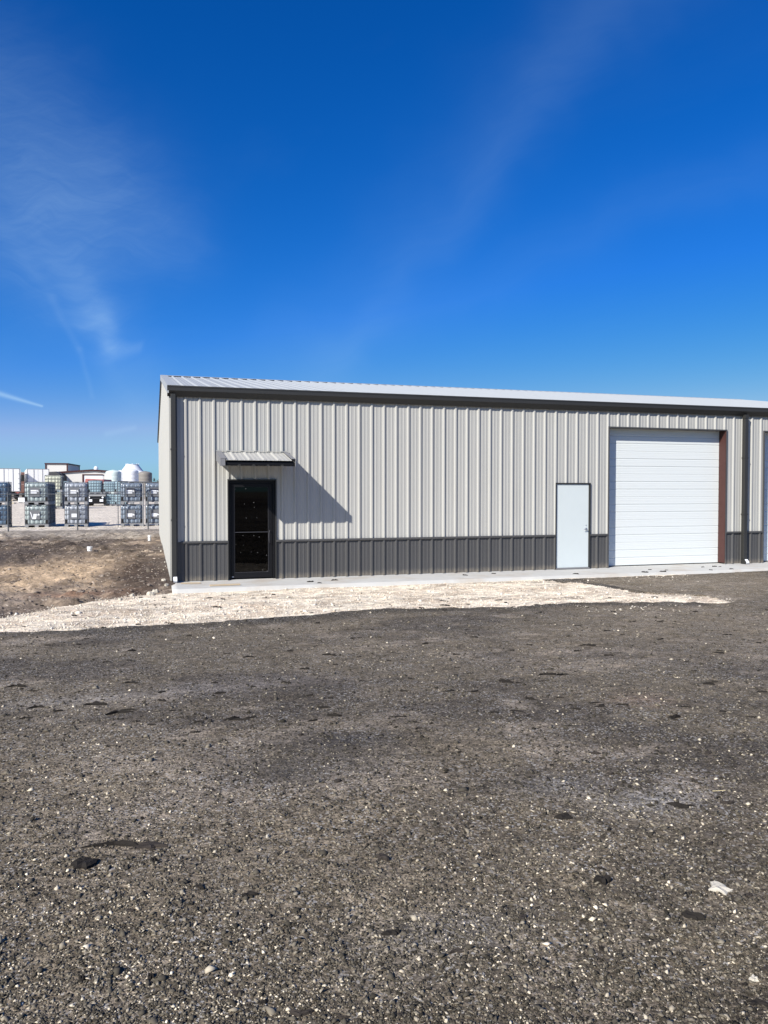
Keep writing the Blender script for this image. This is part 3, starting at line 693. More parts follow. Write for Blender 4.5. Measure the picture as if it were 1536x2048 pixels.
# ------------------------------------------------------------------ IBC totes
def tote(jug, plate='wide', w=1.12, dp=1.0, H=1.155):
    def make(label, loc, group='stacked liquid totes behind the yard fence'):
        t_ = thing('liquid_tote', label, 'tote', loc, 0, group)
        p = MB()
        for cx in (-w/2+.09, 0, w/2-.09): p.box(cx-.09, cx+.09, -dp/2, dp/2, 0.0, .10)
        p.box(-w/2, w/2, -dp/2, dp/2, .10, .145); p.build('pallet', 'pallet', t_, bevel=.008)
        b = MB(); n = 24; z0, z1 = .155, H-.05; hw, hd = w/2-.045, dp/2-.045
        def side(fn, N):
            v = []; cols, rows = 5, 4
            for j_ in range(n+1):
                for i_ in range(n+1):
                    u_ = i_/n; q = j_/n
                    bul = .058*(abs(math.sin(math.pi*u_*cols))**.6)*(.25+.75*abs(math.sin(math.pi*q*rows))**.5)
                    ed_ = min(1, min(u_, 1-u_)*9); tp = min(1, (1-q)*7)**.6
                    v.append(fn(u_, q, bul*ed_*tp-.05*(1-tp)-.03*(1-ed_)))
            b.add(v, [(j_*(n+1)+i_, j_*(n+1)+i_+1, (j_+1)*(n+1)+i_+1, (j_+1)*(n+1)+i_) for j_ in range(n) for i_ in range(n)])
        side(lambda u_, q, h_: (-hw+2*hw*u_, -hd-h_+.02, z0+(z1-z0)*q), 0)
        side(lambda u_, q, h_: (hw+h_-.02, -hd+2*hd*u_, z0+(z1-z0)*q), 0)
        side(lambda u_, q, h_: (hw-2*hw*u_, hd+h_-.02, z0+(z1-z0)*q), 0)
        side(lambda u_, q, h_: (-hw-h_+.02, hd-2*hd*u_, z0+(z1-z0)*q), 0)
        b.box(-hw+.06, hw-.06, -hd+.06, hd-.06, z1-.03, z1+.012)
        b.build('bottle', jug, t_, smooth=True)
        MB().lathe([(.11, z1+.012), (.11, z1+.05), (.09, z1+.06)], 16).build('lid', 'rubber', t_)
        c = MB(); r_ = .008
        for sx, sy, ln in ((0, -1, w), (0, 1, w), (1, 0, dp), (-1, 0, dp)):
            for k in range(6):
                q = -ln/2+.02+(ln-.04)*k/5
                if sy: c.box(q-r_, q+r_, sy*(dp/2-.012)-r_, sy*(dp/2-.012)+r_, .145, H)
                else: c.box(sx*(w/2-.012)-r_, sx*(w/2-.012)+r_, q-r_, q+r_, .145, H)
            for zz in (.17, .40, .64, .88, H-.01):
                if sy: c.box(-w/2, w/2, sy*(dp/2-.012)-r_*1.5, sy*(dp/2-.012)+r_*1.5, zz-r_, zz+r_)
                else: c.box(sx*(w/2-.012)-r_*1.5, sx*(w/2-.012)+r_*1.5, -dp/2, dp/2, zz-r_, zz+r_)
        c.build('cage', 'cage', t_)
        # black lower corners
        for q in (-w/2+.03, w/2-.14): MB().box(q, q+.11, -dp/2+.012, -dp/2+.04, .15, .38).build('corner_guard', 'rubber', t_)
        yf = -dp/2-.018
        if plate != 'none': MB().box(-.30, .16, yf-.006, yf, .40, .86).build('data_plate', 'plate', t_)
        yl = yf-.0065
        if plate == 'wide':
            MB().box(-.26, .02, yl-.003, yl, .66, .74).build('paper_label', 'paper', t_); MB().box(-.26, .02, yl-.003, yl, .56, .62).build('paper_label', 'paper', t_)
            MB().prism([(.03, .66), (.13, .66), (.06, .75)], yl-.003, yl, 'y').build('paper_label', 'paper', t_)
        elif plate == 'square':
            MB().box(-.22, .03, yl-.003, yl, .50, .68).build('paper_label', 'paper', t_)
        elif plate == 'torn':
            MB().prism([(-.16, .42), (-.03, .42), (.02, .68), (-.14, .68)], yl-.003, yl, 'y').build('paper_label', 'paper', t_, label='torn white label hanging askew')
            MB().prism([(-.30, .78), (-.27, .78), (-.16, .42), (-.20, .42)], yl-.003, yl, 'y').build('tape_strip', 'paper', t_)
            MB().prism([(.04, .60), (.16, .62), (.10, .70), (.05, .66)], yl-.003, yl, 'y').build('paper_label', 'paper', t_)
        elif plate == 'arrow':
            MB().box(-.24, .02, yl-.003, yl, .50, .67).build('paper_label', 'paper', t_)
            MB().prism([(.03, .56), (.16, .58), (.04, .67)], yl-.003, yl, 'y').build('paper_label', 'paper', t_)
        return t_
    return make
def gz(x, y): return float(g0(np.array([x]), np.array([y]))[0])
YF = 25.2; HH = 1.158
def colx(p0, p1): return (xonY(p0, YF)+xonY(p1, YF))/2
xA = xonY(17.5, YF)-.56; xB = colx(52, 94); xC = colx(130.6, 173.7); xD = colx(243.5, 284); xE = xonY(290, YF)+.58
def tz(x): return gz(x, YF+.5)+.0
yc = YF+.5
T_ = {}
T_['A0'] = tote('jug_blue', 'square')('dark blue tote at the far left edge, lower of its stack', (xA, yc, tz(xA)))
copy_tree(T_['A0'], (xA, yc, tz(xA)+HH), 'dark blue tote at the far left edge, on top of its stack')
T_['B0'] = tote('jug_green', 'torn')('grey green tote with a torn hanging label, bottom front of the second stack', (xB, yc, tz(xB)))
T_['B1'] = tote('jug_green', 'wide')('grey green tote with two label strips, top front of the second stack', (xB, yc, tz(xB)+HH))
for k, w_ in ((1, 'middle'), (2, 'back')):
    copy_tree(T_['B1'], (xB, yc+k*1.12, tz(xB)), 'grey green tote in the %s of the deep second row, on the ground' % w_)
    copy_tree(T_['B1'], (xB, yc+k*1.12, tz(xB)+HH), 'grey green tote in the %s of the deep second row, on top' % w_)
T_['C0'] = tote('jug_grey', 'square')('grey tote with one square white label, bottom of the third stack from the left', (xC, yc, tz(xC)))
T_['C1'] = tote('jug_grey', 'wide')('grey tote with two label strips, top of the third stack from the left', (xC, yc, tz(xC)+HH))
T_['D0'] = tote('jug_slate', 'arrow')('slate blue tote with an arrow label, bottom of the stack left of the white post', (xD, yc, tz(xD)))
T_['D1'] = tote('jug_slate', 'wide')('slate blue tote with label strips, top of the stack left of the white post', (xD, yc, tz(xD)+HH))
copy_tree(T_['D0'], (xE, yc, tz(xE)), 'slate blue tote with an arrow label, bottom of the stack beside the building corner')
copy_tree(T_['D1'], (xE, yc, tz(xE)+HH), 'slate blue tote with label strips, top of the stack beside the building corner')

# farther totes: cream, teal, navy
def far_tote(m, label, px, d, lvl, base=None, sc=1.0, grp='totes standing out in the far yard'):
    x, y = at(px, d); z = gz(x, y) if base is None else base
    t_ = tote(m, 'none')(label, (x, y, z+lvl*HH*sc), grp); t_.scale = (sc, sc, sc)
    return t_
far_tote('jug_cream', 'cream tote behind the second stack, lower one', 109, 62, 0, sc=1.15)
far_tote('jug_cream', 'cream tote behind the second stack, upper one', 109, 62, 1, sc=1.15)
far_tote('jug_navy', 'navy blue tote between the cream and grey stacks, lower one', 126, 66, 0, sc=0.98)
far_tote('jug_teal', 'pale grey blue tote standing on the navy one', 126.5, 66, 1, sc=0.98)
far_tote('jug_teal', 'faded teal tote low behind the flatbed, left of the slate stack', 221, 75, 0, sc=1.02)
far_tote('jug_teal', 'faded teal tote on top of another, right of the flatbed', 220, 75, 1, sc=1.02)
far_tote('jug_teal', 'faded teal tote mostly hidden behind the slate stack, lower one', 243, 73, 0, sc=1.02)
far_tote('jug_teal', 'faded teal tote mostly hidden behind the slate stack, upper one', 243, 73, 1, sc=1.02)

# ------------------------------------------------------------------ fence: steel posts, rail, strands
FY = 21.2
fn = thing('wire_fence', 'thin grey pipe fence along the edge of the soil before the totes', 'fence', (0, 0, 0))
fp = [xonY(p, FY) for p in (-263, -124, 16, 155, 296)]; fp.append(fp[-1]+(fp[-1]-fp[-2])); fp.append(fp[-1]+(fp[-1]-fp[-2]))
for k, x_ in enumerate(fp):
    z_ = gz(x_, FY); MB().tube((x_, FY, z_-.2), (x_, FY, z_+1.74), .030, 10).build('post', 'pipe', fn, smooth=True)
    MB().lathe([(.036, z_+1.72), (.036, z_+1.76), (.015, z_+1.785)], 10, x_, FY).build('post_cap', 'pipe', fn)
for a, b in zip(fp, fp[1:]):
    MB().tube((a, FY-.001, gz(a, FY)+1.70), (b, FY-.001, gz(b, FY)+1.70), .021, 8).build('rail', 'pipe', fn, smooth=True)
    for hz in (.12,): MB().tube((a, FY-.034, gz(a, FY)+hz), (b, FY-.034, gz(b, FY)+hz), .0035, 5).build('strand', 'pipe', fn)
# tall pipe frame between the two right-hand stacks
pf = thing('gate_frame', 'tall pale pipe frame standing between the two slate tote stacks', 'frame', (0, 0, 0))
PY = YF-.35; xa = xonY(286.5, PY); xb = xonY(237, PY)-.02; z_ = gz(xa, PY)
MB().tube((xa, PY, z_-.1), (xa, PY, z_+2.24), .036, 10).build('post', 'pallet', pf, smooth=True)
MB().tube((xa+2.4, PY, z_-.1), (xa+2.4, PY, z_+2.24), .036, 10).build('post', 'pallet', pf, smooth=True)
MB().tube((xb, PY, z_+2.33), (xa+2.45, PY, z_+2.27), .030, 8).build('top_rail', 'pipe', pf, smooth=True)
MB().tube((xb, PY, z_-.1), (xb, PY, z_+2.33), .020, 8).build('thin_post', 'pipe', pf, smooth=True)

# ------------------------------------------------------------------ box trailers
def wheel(parent, x, y, z, r=.5, w=.28):
    tq = MB().tube((x-w/2, y, z), (x+w/2, y, z), r, 20).build('wheel', 'rubber', parent)
    MB().tube((x-w/2-.01, y, z), (x+w/2+.01, y, z), r*.52, 14).build('rim', 'pallet', tq)
def box_trailer(px, d, label, rz, L=13.5):
    x, y = at(px, d); z = gz(x, y)
    t_ = thing('box_trailer', label, 'trailer', (x, y, z), rz, 'white box trailers parked in the far yard')
    MB().box(-1.28, 1.28, 0.05, L, 1.15, 3.98).build('body', 'trailer', t_)
    for s_ in (-1, 1):
        dr = MB().box(min(s_*.02, s_*1.20), max(s_*.02, s_*1.20), 0.0, .049, 1.22, 3.90).build('rear_door', 'trailer', t_)
        for q in (.50,): MB().tube((s_*q, -.02, 1.2), (s_*q, -.02, 3.9), .022, 6).build('lock_rod', 'seam', dr)
        for zz in (1.5, 2.1, 2.7, 3.3): MB().box(s_*1.16-.08, s_*1.16+.08, -.02, -.001, zz, zz+.05).build('hinge', 'seam', dr)
        MB().box(s_*1.24-.035, s_*1.24+.035, .0, .049, 1.16, 3.97).build('corner_post', 'seam', t_)
        MB().box(s_*1.0-.12, s_*1.0+.12, .02, .06, .92, 1.10).build('tail_light', 'redpaint', t_)
        for q in (1.2, 2.5):
            wheel(t_, s_*.98, q, .5)
        MB().box(s_*.9-.06, s_*.9+.06, L-3.0, L-2.85, 0, 1.15).build('landing_leg', 'darkgrey', t_)
    MB().box(-1.2, 1.2, .0, .049, 3.905, 3.97).build('roof_rail', 'seam', t_)
    MB().box(-.5, .5, .3, L, .85, 1.145).build('chassis', 'darkgrey', t_)
    MB().box(-1.1, 1.1, .05, .15, .45, .58).build('rear_bumper', 'darkgrey', t_)
    return t_
box_trailer(17.5, 95, 'white box trailer at the left edge seen from behind its doors', rad(7.6))
box_trailer(77, 98, 'white box trailer rising behind the second tote stack', rad(9))
# flat deck trailer, dark
x, y = at(192, 74); z = gz(x, y)
ft = thing('flatbed_trailer', 'black flatbed trailer with pale lights parked beyond the third stack', 'trailer', (x, y, z), -YAW+rad(10))
MB().box(-.88, .88, 0, 5.5, .98, 1.12).build('deck', 'darkgrey', ft); MB().box(-.88, .88, -.06, -.001, .92, 1.16).build('rear_sill', 'pallet', ft)
MB().box(-.45, .45, .1, 5.5, .70, .979).build('chassis', 'darkgrey', ft)
for s_ in (-1, 1):
    wheel(ft, s_*.75, .8, .45, .45, .3); wheel(ft, s_*.75, 1.9, .45, .45, .3)
    MB().tube((s_*.62, -.10, .80), (s_*.62, -.061, .80), .09, 12).build('tail_light', 'paper', ft)
    MB().box(s_*.50-.16, s_*.50+.16, -.05, .0, .40, .62).build('mud_flap', 'paper', ft)
MB().box(-.9, .9, .01, .09, .2, .69).build('rear_panel', 'black', ft)
far_tote('jug_teal', 'faded teal tote riding on the black flatbed deck', 191.5, 74.7, 0, base=z+1.12, sc=1.14)
# loader with red boom behind
x, y = at(190, 86); z = gz(x, y)
rl = thing('loader', 'machine with faded red body showing above the flatbed', 'loader', (x, y, z), -YAW)
MB().prism([(-1.15, 2.15), (-1.05, 2.75), (-.55, 2.70), (.95, 2.66), (1.05, 2.2), (.2, 2.12)], 0, 2.6, 'y').build('body', 'redpaint', rl, bevel=.05)
MB().box(-.95, .95, .2, 2.4, 0.5, 2.12).build('chassis', 'darkgrey', rl); MB().box(-.25, .6, -.04, 0.3, 2.35, 2.58).build('panel', 'redtruck', rl)
for s_ in (-1, 1):
    wheel(rl, s_*.9, .5, .5); wheel(rl, s_*.9, 2.1, .5)
# red truck cab glimpsed between trailers
x, y = at(50, 112); z = gz(x, y)
rt_ = thing('truck_cab', 'weathered red truck cab glimpsed between the two white trailers', 'truck', (x, y, z), -YAW)
MB().prism([(-1.0, 1.0), (-1.05, 2.5), (-.85, 3.9), (.85, 3.9), (1.05, 2.5), (1.0, 1.0)], 0, 2.2, 'y').build('cab', 'redtruck', rt_, bevel=.08)
MB().box(-.8, .8, -.03, -.001, 2.6, 3.5).build('windscreen', 'black', rt_); MB().box(-.95, .95, -1.4, -.04, .9, 2.2).build('hood', 'redtruck', rt_, bevel=.1)
for s_ in (-1, 1):
    wheel(rt_, s_*.9, -.7, .5); wheel(rt_, s_*.9, 1.7, .5)
# crate, cable drum and pallet near the trailer wheels
x, y = at(22, 84); z = gz(x, y)
cr = thing('step_frame', 'cream timber step frame on the ground beneath the left trailer', 'steps', (x, y, z), -YAW)
for k in range(4): MB().box(-.25+k*.0, .45-k*.15, -.3, .3, .05+k*.25, .13+k*.25).build('tread', 'tan', cr)
MB().prism([(-.30, 0), (-.18, 0), (.0, 1.05), (-.10, 1.05)], -.3, -.22, 'y').build('rail', 'tan', cr)
x, y = at(46.5, 88); z = gz(x, y)
bx_ = thing('steel_box', 'pale low job box left of the second tote stack', 'box', (x, y, z), -YAW)
MB().box(-.38, .38, -.4, .4, .08, .56).build('bin', 'farwhite', bx_); MB().box(-.40, .40, -.42, .42, .561, .62).build('lid', 'pallet', bx_)
for s_ in (-1, 1): MB().box(s_*.3-.05, s_*.3+.05, -.4, .4, 0, .079).build('skid', 'darkgrey', bx_)

# ------------------------------------------------------------------ far buildings (built where they stand, square to the site)
def roofline_z(py, d): return CAM[2]+(983-py)*d/FPX
d = 130; xl, yl_ = at(117, d); zl = gz(xl, yl_); ez = roofline_z(945.5, d); pk = roofline_z(940.5, d)
Wd = 11.0
lb = thing('far_shed', 'low wide pale metal shed with dark roof edge far behind the totes', 'building', (xl, yl_, 0), -YAW*0.3)
MB().prism([(0, zl-1), (0, ez), (Wd/2, pk), (Wd, ez), (Wd, zl-1)], 0, 24, 'y').build('wall', 'farwall', lb)
for (a, za, b, zb) in ((-.2, ez-.02, Wd/2, pk), (Wd/2, pk, Wd+.2, ez-.02)):
    MB().prism([(a, za), (b, zb), (b, zb+.16), (a, za+.16)], -.2, 24.2, 'y').build('roof', 'galv', lb)
    MB().prism([(a, za-.10), (b, zb-.10), (b, zb+.17), (a, za+.17)], -.26, -.201, 'y').build('rake_trim', 'faredge', lb)
MB().box(-.06, .10, -.10, -.001, zl-1, ez-.12).build('corner_trim', 'faredge', lb)
dz = roofline_z(950.5, d); dl = (165-117)*d/FPX+.05
dd_ = MB().box(dl, dl+3.0, -.06, -.001, zl-1, dz).build('door', 'farwhite', lb)
MB().box(dl-.25, dl, -.14, -.001, zl-1, dz+.18).build('door_trim', 'faredge', lb); MB().box(dl, dl+3.1, -.14, -.061, dz, dz+.18).build('door_trim', 'faredge', lb)
MB().lathe([(.35, pk+.05), (.35, pk+.5), (.15, pk+.75)], 14, Wd/2+.2, 2).build('roof_vent', 'farwhite', lb)
d = 152; xl, yl_ = at(92.5, d); zl = gz(xl, yl_); tp = roofline_z(928.5, d)
wB = (131-92.5)*d/FPX*1.05
tb = thing('far_tower_building', 'taller boxy pale metal building with dark red roof edge, far left', 'building', (xl, yl_, 0), -YAW*0.35)
MB().box(0, wB, 0, 12, zl-1, tp).build('wall', 'farwall', tb)
MB().box(-.2, wB+.2, -.2, 12.2, tp+.001, tp+.22).build('roof', 'faredge', tb)
for x_ in (0, wB): MB().box(x_-.12, x_+.12, -.12, .10, zl-1, tp-.001).build('corner_trim', 'faredge', tb)
MB().box(wB-.10, wB+.12, 11.9, 12.12, zl-1, tp-.001).build('corner_trim', 'faredge', tb)
MB().box(wB+.001, wB+.05, 3, 6, zl-1, zl+3).build('side_door', 'farwhite', tb)
x, y = at(108, 128); z = gz(x, y)
ts = thing('tarped_load', 'dark tarped load standing in front of the tall far building', 'load', (x, y, z), -YAW)
MB().prism([(-1.2, 0), (-1.2, 3.9), (-.9, 4.35), (.2, 4.4), (1.0, 4.0), (1.2, 3.6), (1.2, 0)], 0, 5, 'y').build('tarp', 'darkgrey', ts, bevel=.1)
for q in (.8, 2.4, 4.0): MB().prism([(-1.215, .0), (-1.215, 3.9), (-.91, 4.37), (.2, 4.42), (1.01, 4.02), (1.215, 3.6), (1.215, 0)], q, q+.06, 'y').build('strap', 'trimgrey', ts)

# ------------------------------------------------------------------ liquid storage tanks
def tank(px0, px1, top, d, m, label, shoulder=.82, kind='dome'):
    x, y = at((px0+px1)/2, d); r_ = (px1-px0)/2*d/FPX; zt_ = roofline_z(top, d); z = gz(x, y); Hc = zt_-z
    t_ = thing('storage_tank', label, 'tank', (x, y, z), 0, 'round white storage tanks beyond the yard')
    sh = Hc-r_*(.30 if kind == 'dome' else .62)
    pr = [(r_, 0)]
    nb_ = 7
    for k in range(nb_):
        a = sh*k/nb_; b = sh*(k+1)/nb_; pr += [(r_, a+.05), (r_*1.0, b-.05), (r_*.988, b)]
    if kind == 'dome': pr += [(r_*.97, sh+.03*r_), (r_*.80, sh+.14*r_), (r_*.5, sh+.23*r_), (r_*.22, sh+.27*r_)]
    else: pr += [(r_*.99, sh), (r_*.62, sh+.48*r_), (r_*.56, Hc-.05)]
    MB().lathe(pr, 40).build('shell', m, t_, smooth=True)
    if kind == 'dome': MB().lathe([(r_*.24, sh+.24*r_), (r_*.24, Hc-.02), (r_*.18, Hc)], 18).build('lid', m, t_, smooth=True)
    else:
        MB().lathe([(r_*.60, Hc-.049), (r_*.60, Hc), (r_*.3, Hc+.04)], 24).build('lid', m, t_, smooth=True)
        for k in range(8):
            a = k*math.pi/4; MB().box(r_*.55*math.cos(a)-.06, r_*.55*math.cos(a)+.06, r_*.55*math.sin(a)-.06, r_*.55*math.sin(a)+.06, Hc-.02, Hc+.14).build('lug', m, t_)
    MB().tube((r_*.2, -r_-.05, .4), (r_*.2, -r_+.1, .4), .10, 10).build('outlet_valve', 'darkgrey', t_)
    return t_
tank(243.5, 287, 929, 142, 'tank_white', 'widest white storage tank with a cone top, tallest of the tanks', kind='cone')
tank(212.5, 242, 940, 112, 'tank_mint', 'greenish white round storage tank, leftmost of the front tanks')
tank(246.5, 277, 938, 108, 'tank_white', 'clean white round storage tank in the middle front')
tank(231, 253, 940.5, 128, 'tank_white', 'white round tank half hidden between the two front tanks')
tank(277, 304, 942.5, 120, 'tank_tan_shade', 'tan storage tank with shade in its colour, rightmost by the bare trees')
tank(264, 290, 941, 132, 'tank_white', 'white tank peeping out behind the tan one')

# ------------------------------------------------------------------ far treeline: bare winter scrub
nb_ = 26000
bx = RNG.uniform(-330, 340, nb_); hgt = 3.0+4.2*fbm(bx*0.045, bx*0+3, 4, 401)+2.2*fbm(bx*0.5, bx*0, 3, 402)
by = RNG.uniform(0, 18, nb_); zz = RNG.uniform(0, 1, nb_)**.8*hgt
dC, dS = math.cos(YAW), math.sin(YAW); D0 = 250.0
wx = CAM[0]+bx*dC+(D0+by)*dS; wy = CAM[1]-bx*dS+(D0+by)*dC
s_ = RNG.uniform(.25, .8, nb_)
a = RNG.uniform(0, 6.283, nb_); tl = RNG.normal(0, .5, nb_)
p0 = np.stack([wx, wy, zz], 1); dv = np.stack([np.cos(a)*.5, np.sin(a)*.5, 1+tl*.3], 1)*s_[:, None]; sv = np.stack([-np.sin(a), np.cos(a), tl], 1)*s_[:, None]*.28
V = np.stack([p0-sv, p0+sv, p0+dv], 1).reshape(-1, 3); F = np.arange(len(V)).reshape(-1, 3)
o = np_obj('distant_treeline', V, F, 'twig'); tag(o, 'brown leafless treeline along the horizon behind the tanks', 'trees', kind='stuff')

# ------------------------------------------------------------------ small things in the yard
def stub(px, d, hgt_, r_, label):
    x, y = at(px, d); z = float(soil_z(np.array([x]), np.array([y]))[0])
    t_ = thing('pipe_stub', label, 'pipe', (x, y, z), 0)
    MB().tube((0, 0, -.15), (.01, 0, hgt_), r_, 14).build('pipe', 'pvc', t_, smooth=True)
    MB().tube((.0095, 0, hgt_-.06), (.0105, 0, hgt_+.012), r_*1.18, 14).build('cap', 'pvc', t_, smooth=True)
    return t_
stub(178, 25.5, .15, .075, 'white capped pipe stub poking from a small soil mound')
stub(298, 29.8, .20, .055, 'white pipe stub sticking up near the building side wall')
# plank on the apron, threshold paver
r_ = ray(450, 1171); t_ = (-.004-CAM[2])/r_[2]; px_, py_ = CAM[0]+r_[0]*t_, CAM[1]+r_[1]*t_
pk_ = MB().box(-.32, .32, -.045, .045, 0.0, .022).build('wooden_lath', 'wood', None, loc=(px_, py_, .001)); pk_.rotation_euler = (rad(1), 0, rad(2))
tag(pk_, 'thin weathered wooden lath lying on the concrete before the glass door', 'plank')
pk_ = MB().box(-.21, .21, -.03, .03, 0.0, .015).build('wooden_lath', 'wood', None, loc=(.05, -.42, .001)); pk_.rotation_euler = (0, 0, rad(-8))
tag(pk_, 'short wooden lath lying on the concrete near the building corner', 'plank')

def blob_mesh(name, L, Wd_, th, seed, m, ragged=.35, arch=.5):
    rg = random.Random(seed); n = 13; mb = MB(); ang = [k*2*math.pi/n for k in range(n)]
    rr = [1+rg.uniform(-ragged, ragged) for _ in ang]
    bend = rg.uniform(-.35, .35); bump_ = [rg.uniform(-.2, 1)*arch*th for _ in ang]
    ring = [(L/2*r*math.cos(a), Wd_/2*r*math.sin(a)+bend*(L/2*r*math.cos(a))**2/(L/2), b) for a, r, b in zip(ang, rr, bump_)]
    top = [(x*.72, y*.72, z+th*rg.uniform(.6, 1.2)) for x, y, z in ring]; low = [(x, y, -0.012) for x, y, z in ring]
    v = low+[(x, y, z+th*.25) for x, y, z in ring]+top+[(0, 0, th*1.05)]
    f = [tuple(range(n-1, -1, -1))]
    for k in range(n):
        q = (k+1) % n; f += [(k, q, q+n, k+n), (k+n, q+n, q+2*n, k+2*n), (k+2*n, q+2*n, 3*n)]
    mb.add(v, f); me = bpy.data.meshes.new(name); me.from_pydata(mb.v, [], mb.f); me.materials.append(M[m]); return me
def place(px, py, name, me, label, cat, zf, group=None, rz=0):
    z = 0
    for _ in range(8):
        a, b, c = ray(px, py); t_ = (z-CAM[2])/c; x, y = CAM[0]+a*t_, CAM[1]+b*t_; z = float(zf(np.array([x]), np.array([y]))[0])
    o = bpy.data.objects.new(name, me); COL.objects.link(o); o.location = (x, y, z+.002); o.rotation_euler = (0, 0, rz-YAW)
    return tag(o, label, cat, group)
place(1437, 1777, 'limestone_lump', blob_mesh('limestone_lump', .080, .085, .008, 3, 'lime', .38, .6), 'cream limestone lump lying on the dark lot at lower right', 'rock', lot_z)
place(245, 1690, 'asphalt_scrap', blob_mesh('asphalt_scrap', .27, .035, .012, 4, 'scrap', .5, .9), 'long thin black asphalt scrap, largest at left on the dark lot', 'scrap', lot_z, rz=-.1)
place(300, 1692, 'asphalt_scrap', blob_mesh('asphalt_scrap', .16, .05, .009, 5, 'scrapgrey', .4, .6), 'grey flat asphalt scrap joining the long black scrap at left', 'scrap', lot_z, rz=.05)
place(168, 1728, 'asphalt_scrap', blob_mesh('asphalt_scrap', .09, .10, .012, 6, 'scrap', .4, .9), 'round dark asphalt clod just below the long black scrap', 'scrap', lot_z)
place(1128, 1637, 'asphalt_scrap', blob_mesh('asphalt_scrap', .10, .05, .012, 7, 'scrap', .35, .9), 'black asphalt scrap beside a dusty pale patch at right', 'scrap', lot_z)
place(1365, 1615, 'asphalt_scrap', blob_mesh('asphalt_scrap', .10, .035, .012, 8, 'scrap', .5, .9), 'narrow black asphalt scrap just below the straw', 'scrap', lot_z, rz=-.2)
place(1205, 1762, 'asphalt_scrap', blob_mesh('asphalt_scrap', .06, .06, .014, 9, 'scrap', .5, .9), 'small black asphalt clod left of the limestone lump', 'scrap', lot_z, rz=.5)
place(765, 1716, 'asphalt_scrap', blob_mesh('asphalt_scrap', .05, .05, .010, 10, 'scrapgrey', .4, .9), 'dark grey asphalt flake near the middle of the dark lot', 'scrap', lot_z)
place(1385, 1836, 'asphalt_scrap', blob_mesh('asphalt_scrap', .09, .03, .010, 11, 'scrap', .5, .9), 'black curved asphalt sliver below the limestone lump', 'scrap', lot_z, rz=-.7)
place(783, 1868, 'asphalt_scrap', blob_mesh('asphalt_scrap', .06, .028, .009, 12, 'scrap', .5, .9), 'black flake at bottom centre of the lot', 'scrap', lot_z)
place(535, 1675, 'pale_pebble', blob_mesh('pale_pebble', .018, .02, .010, 13, 'lime', .25, .6), 'single cream pebble left of centre on the lot', 'pebble', lot_z)
place(1508, 1960, 'pale_pebble', blob_mesh('pale_pebble', .032, .026, .007, 14, 'lime', .3, .6), 'cream flat stone at the lower right corner', 'pebble', lot_z)
me = MB().tube((-.035, 0, .008), (.035, .004, .012), .0016, 6).build('straw', 'straw', None)
bpy.data.objects.remove(me); sm = bpy.data.meshes['straw']
place(1438, 1586, 'straw', sm, 'single yellow straw lying on the lot at right', 'straw', lot_z, rz=-.05)
# countable scraps farther off, alike
shapes = [blob_mesh('asphalt_scrap', random.uniform(.07, .15), random.uniform(.012, .034), random.uniform(.005, .012), 40+k, 'scrap', .6, 1.0) for k in range(12)]
def in_img(n, px0, px1, py0, py1, zf, ok, label, grp, pl):
    c = 0; rg = random.Random(px0+py0+n); tries = 0
    while c < n and tries < n*12:
        tries += 1; px = rg.uniform(px0, px1); py = rg.uniform(py0, py1)
        a, b, cc = ray(px, py); z = 0
        for _ in range(6): t_ = (z-CAM[2])/cc; x, y = CAM[0]+a*t_, CAM[1]+b*t_; z = float(zf(np.array([x]), np.array([y]))[0])
        if not ok(x, y): continue
        o = bpy.data.objects.new('asphalt_scrap', rg.choice(pl)); COL.objects.link(o); o.location = (x, y, z+.003); o.rotation_euler = (rg.uniform(-.1, .1), rg.uniform(-.1, .1), rg.uniform(-.6, .6)-YAW)
        s_ = rg.uniform(.35, 1.1)**1.2; o.scale = (s_, s_, s_)
        where = 'left of the building corner' if px < 345 else 'before the glass door' if px < 620 else 'before the left ribbed wall' if px < 860 else 'before the right ribbed wall' if px < 1105 else 'before the walk door' if px < 1205 else 'before the overhead door' if px < 1450 else 'before the second downspout'
        far_ = '' if py1-py0 < 120 else (', gravel side' if py < py0+(py1-py0)/3 else ', midway' if py < py0+(py1-py0)*2/3 else ', viewer side')
        tag(o, ('bigger ' if s_ > .75 else 'tiny ' if s_ < .42 else 'small ')+label+' '+where+far_, 'scrap', grp); c += 1
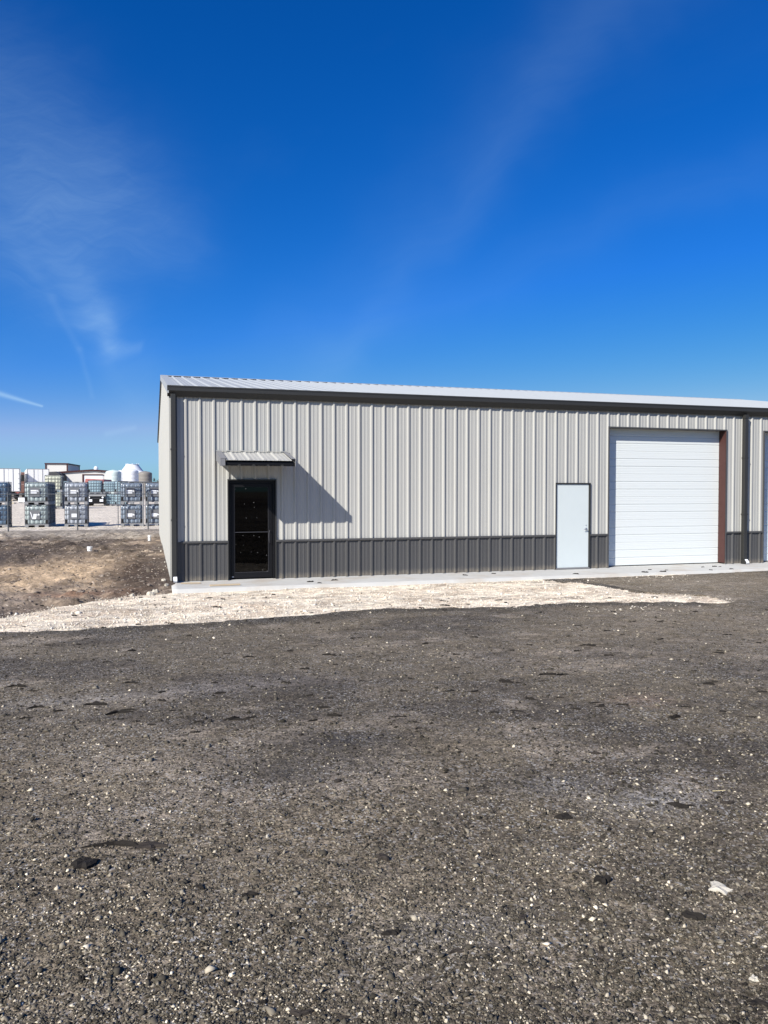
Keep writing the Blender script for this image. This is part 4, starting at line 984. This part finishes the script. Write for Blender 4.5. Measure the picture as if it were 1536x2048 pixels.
f1 = lambda x, y: float(sd_lot(np.array([x]), np.array([y]))[0])
in_img(150, 0, 1536, 1215, 1450, lot_z, lambda x, y: f1(x, y) > .1 and y < -1.7, 'black scrap on the dark lot', 'black scraps on the dark lot', shapes)
in_img(46, 0, 1400, 1175, 1262, grav_z, lambda x, y: f1(x, y) < 0 and y < -1.45, 'black scrap on the cream gravel', 'black scraps on the cream gravel', shapes)
in_img(15, 560, 1536, 1130, 1170, lambda x, y: np.zeros(len(x))-.004, lambda x, y: -1.3 < y < -.15, 'black scrap on the concrete apron', 'black scraps on the apron', [blob_mesh('asphalt_scrap', .16, .05, .012, 90+k, 'scrap', .4, 1) for k in range(4)])
nearshapes = [blob_mesh('asphalt_scrap', random.uniform(.03, .07), random.uniform(.015, .04), random.uniform(.005, .010), 140+k, 'scrapgrey' if k % 2 else 'scrap', .45, 1.0) for k in range(8)]
in_img(60, 0, 1536, 1430, 2040, lot_z, lambda x, y: True, 'dark flake among the stone chips', 'dark flakes on the near lot', nearshapes)
# larger pale stones at the foot of the gable wall
for k, (px, py, s_) in enumerate(((322, 1103, .10), (330, 1125, .08), (327, 1140, .06), (327, 1162, .13), (333, 1170, .12), (318, 1096, .06), (331, 1133, .05), (312, 1186, .22), (322, 1181, .14), (300, 1190, .20), (265, 1192, .14), (240, 1200, .12))):
    place(px, py, 'pale_stone', blob_mesh('pale_stone', s_*.7, s_*.5, s_*.28, 200+k, 'lime', .3, .5), ('smallish pale stone high on the soil bank by the side wall', 'pale stone halfway down the bank by the side wall', 'small pale stone just below the bank middle by the wall', 'large pale stone low on the bank against the side wall', 'pale stone at the very bottom corner of the side wall', 'topmost little stone on the bank beside the side wall', 'tiny pale stone between bigger ones on the bank', 'biggest pale rock at the gravel edge left of the slab corner', 'pale rock nearest the slab corner on the gravel edge', 'pale rock next left of the biggest one at the gravel edge', 'pale rock farther left along the upper gravel edge', 'leftmost pale rock along the upper gravel edge')[k], 'stone', soil_z if py < 1180 else grav_z, 'pale stones along the side wall foot', rz=k)
